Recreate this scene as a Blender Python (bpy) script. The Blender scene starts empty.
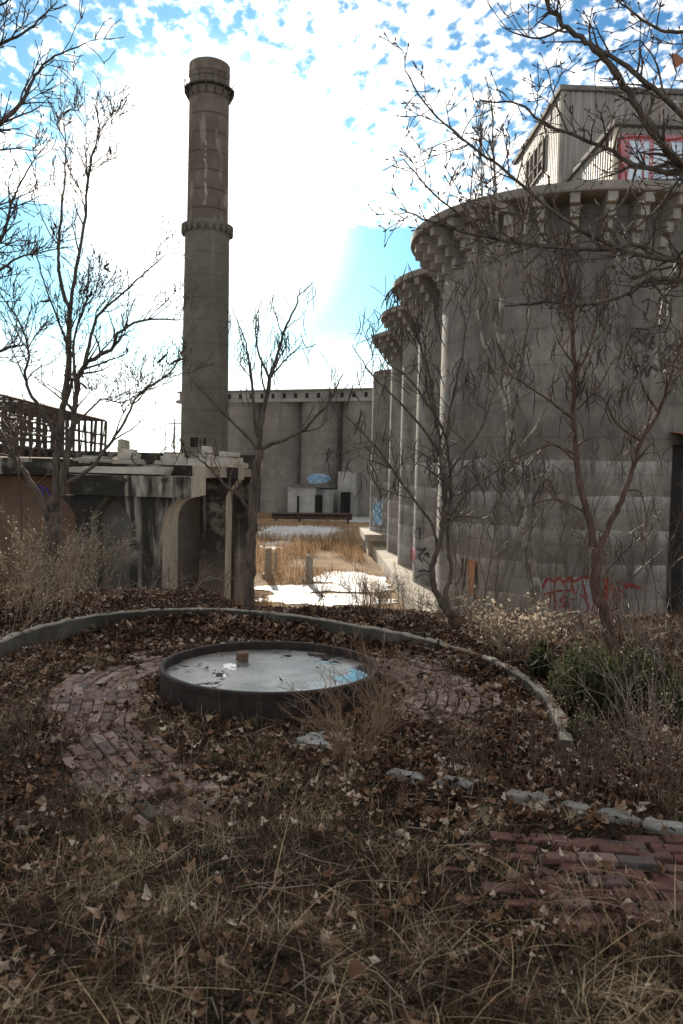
import bpy, math, random
import numpy as np
from mathutils import Vector, Matrix

random.seed(7)
RNG = np.random.default_rng(11)
SC = bpy.context.scene
COL = SC.collection
R = math.radians
PI = math.pi

# ------------------------------------------------------------------ camera
EYE = np.array([0.0, 0.0, 1.7])
FPX = 800.0
YAW, PITCH, ROLL = R(1.65), R(-2.65), R(1.3)
_fw = np.array([math.sin(YAW) * math.cos(PITCH), math.cos(YAW) * math.cos(PITCH), math.sin(PITCH)])
_rt0 = np.array([math.cos(YAW), -math.sin(YAW), 0.0])
_up0 = np.cross(_rt0, _fw)
_rt = _rt0 * math.cos(ROLL) + _up0 * math.sin(ROLL)
_up = -_rt0 * math.sin(ROLL) + _up0 * math.cos(ROLL)
cam = bpy.data.cameras.new('camera')
cam.sensor_fit = 'HORIZONTAL'
cam.sensor_width = 24.0
cam.lens = 24.0 * FPX / 683.0
cam.clip_start = 0.05
cam.clip_end = 6000
cam.dof.use_dof = True
cam.dof.focus_distance = 6.2
cam.dof.aperture_fstop = 3.4
cobj = bpy.data.objects.new('camera', cam)
COL.objects.link(cobj)
cobj.matrix_world = Matrix(((_rt[0], _up[0], -_fw[0], EYE[0]), (_rt[1], _up[1], -_fw[1], EYE[1]),
                            (_rt[2], _up[2], -_fw[2], EYE[2]), (0, 0, 0, 1)))
SC.camera = cobj


def ray(px, py):
    return FPX * _fw + (px - 341.5) * _rt + (512 - py) * _up


def P(px, py, Y):
    """the world point at depth Y seen at a photo position"""
    d = ray(px, py)
    return EYE + d * (Y / d[1])


def G(px, py, z):
    d = ray(px, py)
    return EYE + d * ((z - EYE[2]) / d[2])


# ------------------------------------------------------------------ noise
_TAB = np.random.default_rng(5).random((256, 256))


def vnoise(x, y):
    xi = np.floor(x).astype(int); yi = np.floor(y).astype(int)
    fx = x - xi; fy = y - yi
    fx = fx * fx * (3 - 2 * fx); fy = fy * fy * (3 - 2 * fy)
    a = _TAB[xi & 255, yi & 255]; b = _TAB[(xi + 1) & 255, yi & 255]
    c = _TAB[xi & 255, (yi + 1) & 255]; d = _TAB[(xi + 1) & 255, (yi + 1) & 255]
    return (a * (1 - fx) + b * fx) * (1 - fy) + (c * (1 - fx) + d * fx) * fy


def fbm(x, y, o=4):
    x = np.asarray(x, float); y = np.asarray(y, float)
    s = 0; a = 0.5
    for i in range(o):
        s = s + a * vnoise(x + 17.3 * i, y + 9.1 * i)
        x = x * 2.03; y = y * 2.03; a *= 0.5
    return s / (1 - 0.5 ** o)


def sst(a, b, x):
    t = np.clip((np.asarray(x, float) - a) / (b - a), 0, 1)
    return t * t * (3 - 2 * t)


def catmull(p, sub=6):
    p = np.asarray(p, float)
    e = np.concatenate([[2 * p[0] - p[1]], p, [2 * p[-1] - p[-2]]])
    out = []
    for i in range(1, len(e) - 2):
        for t in np.linspace(0, 1, sub, endpoint=False):
            a, b, c, d = e[i - 1], e[i], e[i + 1], e[i + 2]
            out.append(0.5 * (2 * b + (c - a) * t + (2 * a - 5 * b + 4 * c - d) * t * t + (3 * b - a - 3 * c + d) * t ** 3))
    out.append(p[-1])
    return np.array(out)


# ------------------------------------------------------------------ objects
ROOTLOC = {}


def link(name, me, mat, parent=None):
    o = bpy.data.objects.new(name, me)
    COL.objects.link(o)
    if mat is not None and len(me.materials) == 0:
        me.materials.append(mat)
    if parent is not None:
        o.parent = parent
    return o


def wloc(o):
    p = np.zeros(3)
    while o is not None:
        p = p + np.array(o.location); o = o.parent
    return p


def obj(name, verts, faces, mat, parent=None, smooth=False, base=None):
    """one mesh object; verts in world space.  base = origin for a top-level mesh"""
    v = np.asarray(verts, float).reshape(-1, 3)
    org = wloc(parent) if parent is not None else (np.array(base, float) if base is not None else np.zeros(3))
    me = bpy.data.meshes.new(name)
    v = v - org
    if isinstance(faces, np.ndarray):
        n, k = faces.shape
        me.vertices.add(len(v)); me.vertices.foreach_set('co', v.ravel().astype(np.float32))
        me.loops.add(n * k); me.loops.foreach_set('vertex_index', faces.ravel().astype(np.int32))
        me.polygons.add(n)
        me.polygons.foreach_set('loop_start', np.arange(0, n * k, k, dtype=np.int32))
        me.polygons.foreach_set('loop_total', np.full(n, k, dtype=np.int32))
        me.update(calc_edges=True); me.validate()
    else:
        me.from_pydata(v.tolist(), [], [list(f) for f in faces]); me.update()
    if smooth:
        me.polygons.foreach_set('use_smooth', np.ones(len(me.polygons), dtype=bool))
    o = link(name, me, mat, parent)
    if parent is None and base is not None:
        o.location = base
    return o


def tag(o, label, cat, group=None):
    o['label'] = label; o['category'] = cat
    if group: o['group'] = group
    return o


def thing(name, label, cat, loc, group=None):
    o = bpy.data.objects.new(name, None)
    COL.objects.link(o); o.location = tuple(float(c) for c in loc)
    return tag(o, label, cat, group)


def struct(o):
    o['kind'] = 'structure'; return o


def stuff(o):
    o['kind'] = 'stuff'; return o


class MB:
    def __init__(s):
        s.v = []; s.f = []; s.n = 0

    def add(s, v, f):
        s.v.extend([tuple(p) for p in v]); s.f.extend([tuple(i + s.n for i in q) for q in f]); s.n += len(v)

    def box(s, x0, x1, y0, y1, z0, z1, rot=0.0, jit=0.0, tilt=(0, 0)):
        c = np.array([(x0 + x1) / 2, (y0 + y1) / 2, (z0 + z1) / 2])
        h = np.array([(x1 - x0) / 2, (y1 - y0) / 2, (z1 - z0) / 2])
        vs = []
        for dz in (-1, 1):
            for dx, dy in ((-1, -1), (1, -1), (1, 1), (-1, 1)):
                p = np.array([dx, dy, dz]) * h
                if jit: p = p + RNG.uniform(-jit, jit, 3)
                p[2] += p[0] * tilt[0] + p[1] * tilt[1]
                if rot:
                    p = np.array([p[0] * math.cos(rot) - p[1] * math.sin(rot), p[0] * math.sin(rot) + p[1] * math.cos(rot), p[2]])
                vs.append(p + c)
        s.add(vs, [(0, 3, 2, 1), (4, 5, 6, 7), (0, 1, 5, 4), (1, 2, 6, 5), (2, 3, 7, 6), (3, 0, 4, 7)])

    def prism(s, poly, y0, y1):
        """polygon in XZ extruded along Y"""
        n = len(poly)
        v = [(x, y0, z) for x, z in poly] + [(x, y1, z) for x, z in poly]
        f = [tuple(range(n)), tuple(range(2 * n - 1, n - 1, -1))]
        f += [(i, i + n, (i + 1) % n + n, (i + 1) % n) for i in range(n)]
        s.add(v, f)

    def tube(s, pts, rad, sides=5, cap=True):
        pts = np.asarray(pts, float); n = len(pts)
        rad = np.broadcast_to(np.asarray(rad, float), (n,))
        t = np.gradient(pts, axis=0); t /= np.linalg.norm(t, axis=1)[:, None] + 1e-9
        m = np.abs(t.mean(axis=0)); ref = np.zeros(3); ref[int(np.argmin(m))] = 1
        a = np.cross(t, ref); a /= np.linalg.norm(a, axis=1)[:, None] + 1e-9
        b = np.cross(t, a)
        an = np.arange(sides) * 2 * PI / sides
        ring = pts[:, None, :] + rad[:, None, None] * (np.cos(an)[None, :, None] * a[:, None, :] + np.sin(an)[None, :, None] * b[:, None, :])
        f = []
        for i in range(n - 1):
            for k in range(sides):
                k2 = (k + 1) % sides
                f.append((i * sides + k, i * sides + k2, (i + 1) * sides + k2, (i + 1) * sides + k))
        if cap:
            f.append(tuple(range(sides - 1, -1, -1))); f.append(tuple((n - 1) * sides + k for k in range(sides)))
        s.add(ring.reshape(-1, 3), f)

    def bar(s, a, b, r, sides=4):
        s.tube([a, b], r, sides)

    def lathe(s, c, prof, seg, a0=0.0, a1=2 * PI, closed=True):
        """prof [(r,z)...] about a vertical axis through c"""
        n = len(prof); full = abs(a1 - a0 - 2 * PI) < 1e-6
        m = seg if full else seg + 1
        v = []
        for i in range(m):
            a = a0 + (a1 - a0) * i / seg
            for r, z in prof:
                v.append((c[0] + r * math.cos(a), c[1] + r * math.sin(a), c[2] + z))
        f = []
        for i in range(seg):
            j = (i + 1) % m
            for k in range(n - 1 if not closed else n):
                k2 = (k + 1) % n
                f.append((i * n + k, j * n + k, j * n + k2, i * n + k2))
        s.add(v, f)

    def build(s, name, mat, parent=None, smooth=False, base=None):
        return obj(name, s.v, s.f, mat, parent, smooth, base)


def autosmooth(o, deg=35):
    me = o.data
    me.polygons.foreach_set('use_smooth', np.ones(len(me.polygons), dtype=bool))
    try:
        me.set_sharp_from_angle(angle=R(deg))
    except Exception:
        pass
    return o


# ------------------------------------------------------------------ materials
class NT:
    def __init__(s, name):
        s.m = bpy.data.materials.new(name); s.m.use_nodes = True
        s.t = s.m.node_tree; s.n = s.t.nodes; s.l = s.t.links
        s.b = s.n['Principled BSDF']
        g = s.n.new('ShaderNodeNewGeometry'); s.geo = g
        s.pos = g.outputs['Position']; s.isl = g.outputs['Random Per Island']

    def val(s, sock, v):
        if isinstance(v, bpy.types.NodeSocket): s.l.new(v, sock)
        elif isinstance(v, (tuple, list)) and len(v) == 3 and sock.type == 'RGBA': sock.default_value = (*v, 1)
        else: sock.default_value = v

    def map(s, scale=(1, 1, 1), vec=None, rot=(0, 0, 0)):
        n = s.n.new('ShaderNodeMapping'); s.l.new(vec or s.pos, n.inputs['Vector'])
        n.inputs['Scale'].default_value = scale; n.inputs['Rotation'].default_value = rot
        return n.outputs[0]

    def noise(s, scale, detail=4, vec=None, rough=0.55, dist=0.0):
        n = s.n.new('ShaderNodeTexNoise'); s.l.new(vec or s.pos, n.inputs['Vector'])
        n.inputs['Scale'].default_value = scale; n.inputs['Detail'].default_value = detail
        n.inputs['Roughness'].default_value = rough; n.inputs['Distortion'].default_value = dist
        return n.outputs[0]

    def vor(s, scale, vec=None):
        n = s.n.new('ShaderNodeTexVoronoi'); s.l.new(vec or s.pos, n.inputs['Vector'])
        n.inputs['Scale'].default_value = scale
        return n

    def mth(s, op, a, b=0.0, c=None):
        n = s.n.new('ShaderNodeMath'); n.operation = op
        s.val(n.inputs[0], a); s.val(n.inputs[1], b)
        if c is not None: s.val(n.inputs[2], c)
        return n.outputs[0]

    def mr(s, v, a, b, c=0.0, d=1.0, smooth=True):
        n = s.n.new('ShaderNodeMapRange'); n.interpolation_type = 'SMOOTHSTEP' if smooth else 'LINEAR'
        s.val(n.inputs[0], v)
        for i, q in enumerate((a, b, c, d)): n.inputs[i + 1].default_value = q
        return n.outputs[0]

    def ramp(s, v, stops):
        n = s.n.new('ShaderNodeValToRGB'); s.l.new(v, n.inputs[0])
        e = n.color_ramp.elements
        while len(e) < len(stops): e.new(0.5)
        for i, (p, c) in enumerate(stops):
            e[i].position = p; e[i].color = (*c, 1)
        return n.outputs[0]

    def mix(s, f, a, b, mode='MIX'):
        n = s.n.new('ShaderNodeMix'); n.data_type = 'RGBA'; n.blend_type = mode
        s.val(n.inputs[0], f); s.val(n.inputs[6], a); s.val(n.inputs[7], b)
        return n.outputs[2]

    def xyz(s):
        n = s.n.new('ShaderNodeSeparateXYZ'); s.l.new(s.pos, n.inputs[0]); return n.outputs

    def bump(s, h, strength=0.3, dist=0.02):
        n = s.n.new('ShaderNodeBump'); s.val(n.inputs['Height'], h)
        n.inputs['Strength'].default_value = strength; n.inputs['Distance'].default_value = dist
        s.l.new(n.outputs[0], s.b.inputs['Normal'])

    def fin(s, col, rough=0.85, metal=0.0, spec=0.3):
        s.val(s.b.inputs['Base Color'], col); s.val(s.b.inputs['Roughness'], rough)
        s.val(s.b.inputs['Metallic'], metal); s.b.inputs['Specular IOR Level'].default_value = spec
        return s.m


def mat_concrete(name, c1, c2, stain=0.5, band=None, drip=None, ztop=None, scale=1.0, course=None, streak=(0.05, 0.045, 0.04)):
    n = NT(name)
    z = n.xyz()[2]
    a = n.noise(0.35 * scale, 5)
    b = n.noise(3.0 * scale, 6, rough=0.7)
    col = n.mix(n.mr(a, 0.38, 0.62), c1, c2)
    col = n.mix(n.mr(n.noise(0.9 * scale, 6, rough=0.7), 0.42, 0.68, 0.0, 0.5), col, tuple(x * 0.55 for x in c1))
    col = n.mix(n.mr(b, 0.3, 0.75, 0.0, 0.45), col, tuple(x * 0.6 for x in c1))
    # vertical weather streaks
    st = n.noise(1.0, 6, vec=n.map((1.5 * scale, 1.5 * scale, 0.14 * scale)), rough=0.7, dist=.5)
    big = n.noise(0.22 * scale, 3)
    f = n.mth('MULTIPLY', n.mr(st, 0.48, 0.72), n.mr(big, 0.35, 0.62))
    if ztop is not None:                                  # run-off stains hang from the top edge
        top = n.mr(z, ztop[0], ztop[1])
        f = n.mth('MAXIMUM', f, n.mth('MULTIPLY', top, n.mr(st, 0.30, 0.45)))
    if ztop is not None:                                  # black stain stays on front faces, thinned on sides to look sunlit
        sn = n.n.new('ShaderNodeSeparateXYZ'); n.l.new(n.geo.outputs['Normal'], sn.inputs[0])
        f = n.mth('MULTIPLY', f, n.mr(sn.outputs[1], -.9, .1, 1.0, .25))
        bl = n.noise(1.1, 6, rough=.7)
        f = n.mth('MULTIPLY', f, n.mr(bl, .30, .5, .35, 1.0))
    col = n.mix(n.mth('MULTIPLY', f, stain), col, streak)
    # pale efflorescence drips
    wh = n.noise(1.0, 4, vec=n.map((1.7 * scale, 1.7 * scale, 0.12 * scale)), rough=0.7)
    col = n.mix(n.mth('MULTIPLY', n.mr(wh, 0.62, 0.78), 0.28), col, tuple(min(.46, x * 1.5) for x in c2))
    h = b
    if band:                                              # slip-form lift lines
        fr = n.mth('FRACT', n.mth('DIVIDE', n.mth('ADD', z, n.mth('MULTIPLY', n.noise(0.8, 2), 0.12)), band))
        ln = n.mth('SUBTRACT', 1.0, n.mr(n.mth('ABSOLUTE', n.mth('SUBTRACT', fr, 0.5)), 0.0, 0.05))
        col = n.mix(n.mth('MULTIPLY', ln, 0.35), col, tuple(x * 0.45 for x in c1))
        lv = n.mth('FLOOR', n.mth('DIVIDE', z, band))
        wn = n.n.new('ShaderNodeTexWhiteNoise'); wn.noise_dimensions = '1D'; n.l.new(lv, wn.inputs['W'])
        col = n.mix(n.mth('MULTIPLY', wn.outputs[0], 0.22), col, tuple(x * 0.55 for x in c1))
        h = n.mth('SUBTRACT', b, n.mth('MULTIPLY', ln, 0.5))
    if drip:                                              # lime weeping down from the lower lift lines
        fr = n.mth('FRACT', n.mth('DIVIDE', n.mth('ADD', z, n.mth('MULTIPLY', n.noise(0.5, 3), 0.3)), drip))
        ns = n.noise(1.0, 6, vec=n.map((2.6, 2.6, 0.35)), rough=0.75)
        up = n.mth('POWER', fr, 2.2)
        ff = n.mth('MULTIPLY', n.mth('MULTIPLY', up, n.mr(ns, 0.36, 0.58)), n.mr(n.noise(0.16, 2), 0.32, 0.5))
        ff = n.mth('MULTIPLY', ff, n.mr(n.noise(.9, 7, rough=.78), .34, .52))
        ff = n.mth('MULTIPLY', ff, n.mr(z, 2.2, 3.2, 1.0, 0.0))
        col = n.mix(n.mth('MULTIPLY', ff, .78), col, (0.47, 0.46, 0.435))
        dk = n.mr(n.noise(1.0, 6, vec=n.map((.8, .8, .22)), rough=.7), .52, .66)
        col = n.mix(n.mth('MULTIPLY', dk, 0.55), col, (0.075, 0.07, 0.062))
        fl = n.mth('MULTIPLY', n.mr(z, -1.6, -2.6, 0.0, 1.0), n.mr(n.noise(0.6, 5), 0.42, 0.6))
        col = n.mix(n.mth('MULTIPLY', fl, 0.55), col, (0.30, 0.29, 0.28))
    if course:                                            # masonry courses
        fr = n.mth('FRACT', n.mth('DIVIDE', z, course))
        ln = n.mr(fr, 0.0, 0.16, 1.0, 0.0)
        col = n.mix(n.mth('MULTIPLY', ln, 0.75), col, tuple(x * 0.3 for x in c1))
        pt = n.noise(1.0, 5, vec=n.map((0.9, 0.9, 0.25)))
        col = n.mix(n.mth('MULTIPLY', n.mr(pt, 0.56, 0.66), 0.3), col, (0.34, 0.32, 0.29))
    n.bump(h, 0.5, 0.03 / scale)
    return n.fin(col, 0.92, spec=0.1)


M = {}
M['silo'] = mat_concrete('silo_concrete', (0.17, 0.16, 0.14), (0.28, 0.263, 0.233), 0.6, band=1.35, drip=1.3)
M['corbel'] = mat_concrete('corbel_concrete', (0.26, 0.237, 0.205), (0.36, 0.33, 0.285), 0.6)
M['ring'] = mat_concrete('ring_concrete', (0.20, 0.183, 0.158), (0.29, 0.267, 0.23), 0.7)
M['farsilo'] = mat_concrete('far_silo_concrete', (0.215, 0.20, 0.175), (0.285, 0.267, 0.236), 0.4, band=2.0, scale=0.35)
M['gallery'] = mat_concrete('gallery_concrete', (0.22, 0.21, 0.19), (0.34, 0.32, 0.29), 0.5, scale=0.35)
M['white_wall'] = mat_concrete('limewashed_concrete', (0.33, 0.32, 0.30), (0.45, 0.435, 0.41), 0.75, scale=0.5)
M['stack_low'] = mat_concrete('stack_concrete', (0.122, 0.113, 0.098), (0.168, 0.157, 0.137), 0.5, band=2.3, scale=0.35)
M['stack_high'] = mat_concrete('stack_masonry', (0.105, 0.088, 0.071), (0.15, 0.127, 0.105), 0.6, course=1.9, scale=0.4)
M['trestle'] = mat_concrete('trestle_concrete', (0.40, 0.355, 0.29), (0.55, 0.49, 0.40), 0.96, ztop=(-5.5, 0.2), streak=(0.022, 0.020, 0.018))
M['infill'] = mat_concrete('infill_plaster', (0.33, 0.30, 0.255), (0.43, 0.395, 0.34), 0.45)
M['infill_brown'] = mat_concrete('brown_brick_wall', (0.22, 0.14, 0.095), (0.30, 0.20, 0.14), 0.5)
M['rubble'] = mat_concrete('rubble_concrete', (0.40, 0.36, 0.30), (0.55, 0.50, 0.43), 0.5, scale=2)
def sunlit_top_paint(m, pale):
    """upper faces are coloured paler than the mossy sides, imitating sun on top"""
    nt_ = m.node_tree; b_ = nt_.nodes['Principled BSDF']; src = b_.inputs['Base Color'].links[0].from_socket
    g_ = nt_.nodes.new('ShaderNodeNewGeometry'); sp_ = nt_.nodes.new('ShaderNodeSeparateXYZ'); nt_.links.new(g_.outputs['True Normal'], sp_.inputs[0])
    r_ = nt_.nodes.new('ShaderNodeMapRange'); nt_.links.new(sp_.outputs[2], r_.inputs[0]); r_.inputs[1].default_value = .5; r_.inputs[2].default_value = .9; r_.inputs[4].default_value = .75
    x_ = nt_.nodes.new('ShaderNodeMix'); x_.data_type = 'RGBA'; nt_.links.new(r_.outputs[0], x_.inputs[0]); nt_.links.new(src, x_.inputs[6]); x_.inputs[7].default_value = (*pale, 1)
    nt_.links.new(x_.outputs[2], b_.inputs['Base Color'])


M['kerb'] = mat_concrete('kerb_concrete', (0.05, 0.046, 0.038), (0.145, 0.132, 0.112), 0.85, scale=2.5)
sunlit_top_paint(M['kerb'], (0.36, 0.335, 0.29))  # sunlight on the kerb top is put into its colour
M['edging'] = mat_concrete('edging_concrete', (0.20, 0.195, 0.185), (0.34, 0.335, 0.32), 0.75, scale=4)
M['plinth'] = mat_concrete('plinth_concrete', (0.42, 0.37, 0.30), (0.56, 0.50, 0.41), 0.35)


def simple(name, c1, c2, scale=8, rough=0.85, metal=0.0, bump=0.2, spec=0.3, vec=None):
    n = NT(name)
    a = n.noise(scale, 5)
    n.bump(a, bump, 0.01)
    return n.fin(n.mix(n.mr(a, 0.3, 0.7), c1, c2), rough, metal, spec)


def bark(name, c1, c2, moss=None):
    n = NT(name)
    a = n.noise(1.0, 6, vec=n.map((26, 26, 5)), rough=0.7)
    b = n.noise(3.5, 4)
    col = n.mix(n.mr(a, 0.35, 0.65), c1, c2)
    if moss: col = n.mix(n.mr(b, 0.5, 0.62), col, moss)
    n.bump(a, 0.6, 0.01)
    return n.fin(col, 0.85, spec=0.25)


M['bark_dark'] = bark('dark_bark', (0.055, 0.042, 0.033), (0.13, 0.10, 0.08))
M['bark_red'] = bark('reddish_bark', (0.065, 0.04, 0.029), (0.14, 0.088, 0.064))
M['bark_pale'] = bark('mottled_bark', (0.10, 0.085, 0.065), (0.24, 0.21, 0.17), (0.36, 0.34, 0.29))
M['twig_dark'] = simple('dark_twigs', (0.07, 0.048, 0.036), (0.12, 0.085, 0.065), 30, 0.7)
M['twig_tan'] = simple('tan_canes', (0.15, 0.118, 0.09), (0.30, 0.245, 0.19), 9, 0.65)
M['twig_red'] = simple('reddish_canes', (0.085, 0.05, 0.036), (0.165, 0.11, 0.08), 9, 0.65)
M['twig_weed'] = simple('russet_weed_stalks', (0.15, 0.09, 0.055), (0.30, 0.20, 0.13), 9, 0.75)
M['thicket_tan'] = simple('warm_tan_stalks', (0.18, 0.13, 0.085), (0.38, 0.29, 0.20), 9, 0.75)
M['pod'] = simple('dark_seed_pods', (0.035, 0.024, 0.018), (0.07, 0.05, 0.038), 9, 0.6)
M['steel_dark'] = simple('dark_rusted_steel', (0.035, 0.026, 0.022), (0.09, 0.06, 0.045), 5, 0.75, 0.0, 0.3)
M['rail_steel'] = simple('black_iron', (0.02, 0.02, 0.02), (0.05, 0.04, 0.035), 4, 0.7)
M['void'] = simple('interior_shade_paint', (0.012, 0.011, 0.010), (0.022, 0.02, 0.018), 3, 0.95)  # near-black colour standing in for the shade inside openings
M['orange'] = simple('orange_rust_paint', (0.30, 0.05, 0.02), (0.42, 0.10, 0.035), 2.5, 0.7)
M['roof_tar'] = simple('tar_roof', (0.10, 0.095, 0.085), (0.17, 0.16, 0.14), 1.5, 0.9)
M['lime'] = simple('lime_bleed', (0.13, 0.115, 0.098), (0.24, 0.22, 0.195), 1.6, 0.9)
M['snow'] = simple('old_snow', (0.30, 0.295, 0.29), (0.62, 0.625, 0.64), 1.0, 0.6)
M['paint_red'] = simple('red_spray_paint', (0.20, 0.022, 0.016), (0.30, 0.045, 0.032), 6, 0.7)
M['paint_black'] = simple('black_spray_paint', (0.015, 0.015, 0.016), (0.035, 0.034, 0.034), 6, 0.7)
M['paint_white'] = simple('white_spray_paint', (0.45, 0.46, 0.49), (0.60, 0.61, 0.63), 1.2, 0.8)
M['paint_blue'] = simple('blue_spray_paint', (0.06, 0.22, 0.42), (0.16, 0.42, 0.62), 3, 0.7)
M['paint_pale'] = simple('pale_blue_spray_paint', (0.22, 0.34, 0.46), (0.44, 0.54, 0.62), 1.2, 0.7)
M['paint_pink'] = simple('pink_spray_paint', (0.34, 0.13, 0.155), (0.44, 0.22, 0.24), 3, 0.7)
M['paint_purple'] = simple('violet_spray_paint', (0.10, 0.08, 0.45), (0.18, 0.14, 0.6), 3, 0.7)
M['paint_orange'] = simple('faded_orange_paint', (0.42, 0.20, 0.10), (0.34, 0.22, 0.15), 3, 0.85)
M['glass'] = simple('dusty_glass', (0.42, 0.50, 0.58), (0.58, 0.66, 0.74), 1.6, 0.35, 0.0, 0.02, 0.5)
M['wood_dead'] = simple('weathered_wood', (0.10, 0.075, 0.055), (0.2, 0.16, 0.12), 9, 0.85)


def mat_corrug():
    n = NT('weathered_corrugated_sheet')
    st = n.noise(1.0, 5, vec=n.map((3.0, 3.0, 0.12)), rough=0.65)
    col = n.mix(n.mr(st, 0.35, 0.65), (0.165, 0.152, 0.135), (0.27, 0.253, 0.228))
    ru = n.noise(1.0, 5, vec=n.map((1.6, 1.6, 0.2)))
    col = n.mix(n.mth('MULTIPLY', n.mr(ru, 0.54, 0.68), 0.5), col, (0.22, 0.13, 0.08))
    return n.fin(col, 0.6, 0.0, 0.35)


M['corrug'] = mat_corrug()


def mat_ground():
    n = NT('bare_soil')
    y = n.xyz()[1]
    a = n.noise(1.4, 6); b = n.noise(14, 6, rough=0.7); c = n.noise(70, 4, rough=0.7)
    near = n.mix(n.mr(b, 0.3, 0.7), (0.010, 0.007, 0.005), (0.034, 0.025, 0.018))
    near = n.mix(n.mr(c, 0.52, 0.66, 0, 0.6), near, (0.20, 0.155, 0.12))
    far = n.mix(n.mr(n.noise(0.35, 6, rough=0.7), 0.35, 0.65), (0.20, 0.13, 0.075), (0.36, 0.25, 0.15))
    far = n.mix(n.mr(a, 0.4, 0.7, 0, 0.6), far, (0.12, 0.085, 0.055))
    n.bump(n.mth('ADD', b, n.mth('MULTIPLY', c, 0.4)), 0.8, 0.03)
    return n.fin(n.mix(n.mr(y, 11, 22), near, far), 0.95, spec=0.03)


M['ground'] = mat_ground()


def mat_island(name, stops, rough=0.85, scale=14, amt=0.35, trans=0.0, spec=0.25, bump=0.0, patchy=False):
    n = NT(name)
    pn = n.mr(n.noise(3.2, 4, rough=.6), .33, .67, -.24, .24) if patchy else 0.0
    col = n.ramp(n.mth('ADD', n.isl, pn) if patchy else n.isl, stops)
    a = n.noise(scale, 5, rough=0.65)
    col = n.mix(n.mr(a, 0.35, 0.7, 0, amt), col, (0.05, 0.04, 0.035))
    if bump: n.bump(a, bump, 0.006)
    m = n.fin(col, rough, spec=spec)
    if trans:                                             # thin leaves let some light through
        tr = n.n.new('ShaderNodeBsdfTranslucent'); n.l.new(col, tr.inputs[0])
        mx = n.n.new('ShaderNodeMixShader'); mx.inputs[0].default_value = trans
        n.l.new(n.b.outputs[0], mx.inputs[1]); n.l.new(tr.outputs[0], mx.inputs[2])
        n.l.new(mx.outputs[0], n.n['Material Output'].inputs[0])
    return m


M['brick'] = mat_island('worn_red_brick', [(0.0, (0.10, 0.092, 0.095)), (0.14, (0.14, 0.085, 0.075)), (0.45, (0.125, 0.056, 0.050)),
                                           (0.85, (0.165, 0.08, 0.071)), (1.0, (0.23, 0.16, 0.145))], 0.88, 22, 0.45, spec=0.12, bump=0.5)
M['brick_dusty'] = mat_island('dusty_pale_brick', [(0.0, (0.13, 0.12, 0.115)), (0.3, (0.20, 0.135, 0.12)), (0.7, (0.28, 0.20, 0.18)), (1.0, (0.36, 0.30, 0.275))], 0.9, 22, 0.4, spec=0.12, bump=0.5)
M['leaf'] = mat_island('dead_leaves', [(0.0, (0.018, 0.010, 0.006)), (0.35, (0.085, 0.045, 0.027)), (0.62, (0.19, 0.10, 0.058)),
                                       (0.80, (0.30, 0.19, 0.12)), (0.93, (0.42, 0.32, 0.235)), (1.0, (0.60, 0.51, 0.42))], 0.75, 40, 0.35, 0.15, 0.10, patchy=True)
M['straw'] = mat_island('dead_grass', [(0.0, (0.015, 0.010, 0.006)), (0.5, (0.07, 0.045, 0.026)), (0.78, (0.22, 0.155, 0.09)), (1.0, (0.74, 0.60, 0.40))], 0.85, 9, 0.35, 0.15, 0.06, patchy=True)
M['green'] = mat_island('fading_grass', [(0.0, (0.085, 0.065, 0.035)), (0.5, (0.24, 0.19, 0.115)), (1.0, (0.58, 0.50, 0.35))], 0.85, 9, 0.25, 0.2, 0.06, patchy=True)
M['stem'] = mat_island('dead_weed_stems', [(0.0, (0.05, 0.033, 0.023)), (0.6, (0.15, 0.105, 0.075)), (1.0, (0.36, 0.28, 0.20))], 0.8, 9, 0.3, 0, 0.1)
M['straw_pale'] = mat_island('long_pale_straw', [(0.0, (0.22, 0.155, 0.09)), (1.0, (0.52, 0.40, 0.25))], 0.8, 9, 0.3, 0.1, 0.1)
M['reed'] = mat_island('orange_reeds', [(0.0, (0.17, 0.10, 0.055)), (0.5, (0.34, 0.21, 0.115)), (1.0, (0.52, 0.39, 0.25))], 0.7, 1, 0.25, 0.3)
M['papery'] = mat_island('papery_seed_heads', [(0.0, (0.24, 0.18, 0.125)), (0.5, (0.38, 0.305, 0.22)), (1.0, (0.56, 0.47, 0.36))], 0.7, 9, 0.2, 0.4)
M['needle'] = mat_island('evergreen_leaves', [(0.0, (0.025, 0.035, 0.014)), (0.6, (0.07, 0.095, 0.034)), (1.0, (0.17, 0.185, 0.07))], 0.7, 9, 0.3, 0.4, 0.12)
M['brown_leaf'] = mat_island('brown_hanging_leaf', [(0.0, (0.12, 0.05, 0.03)), (1.0, (0.22, 0.10, 0.06))], 0.7, 9, 0.3, 0.2)
M['farwood'] = mat_island('far_bare_woods', [(0.0, (0.10, 0.08, 0.07)), (1.0, (0.20, 0.17, 0.15))], 0.9, 1, 0.2)


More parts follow.
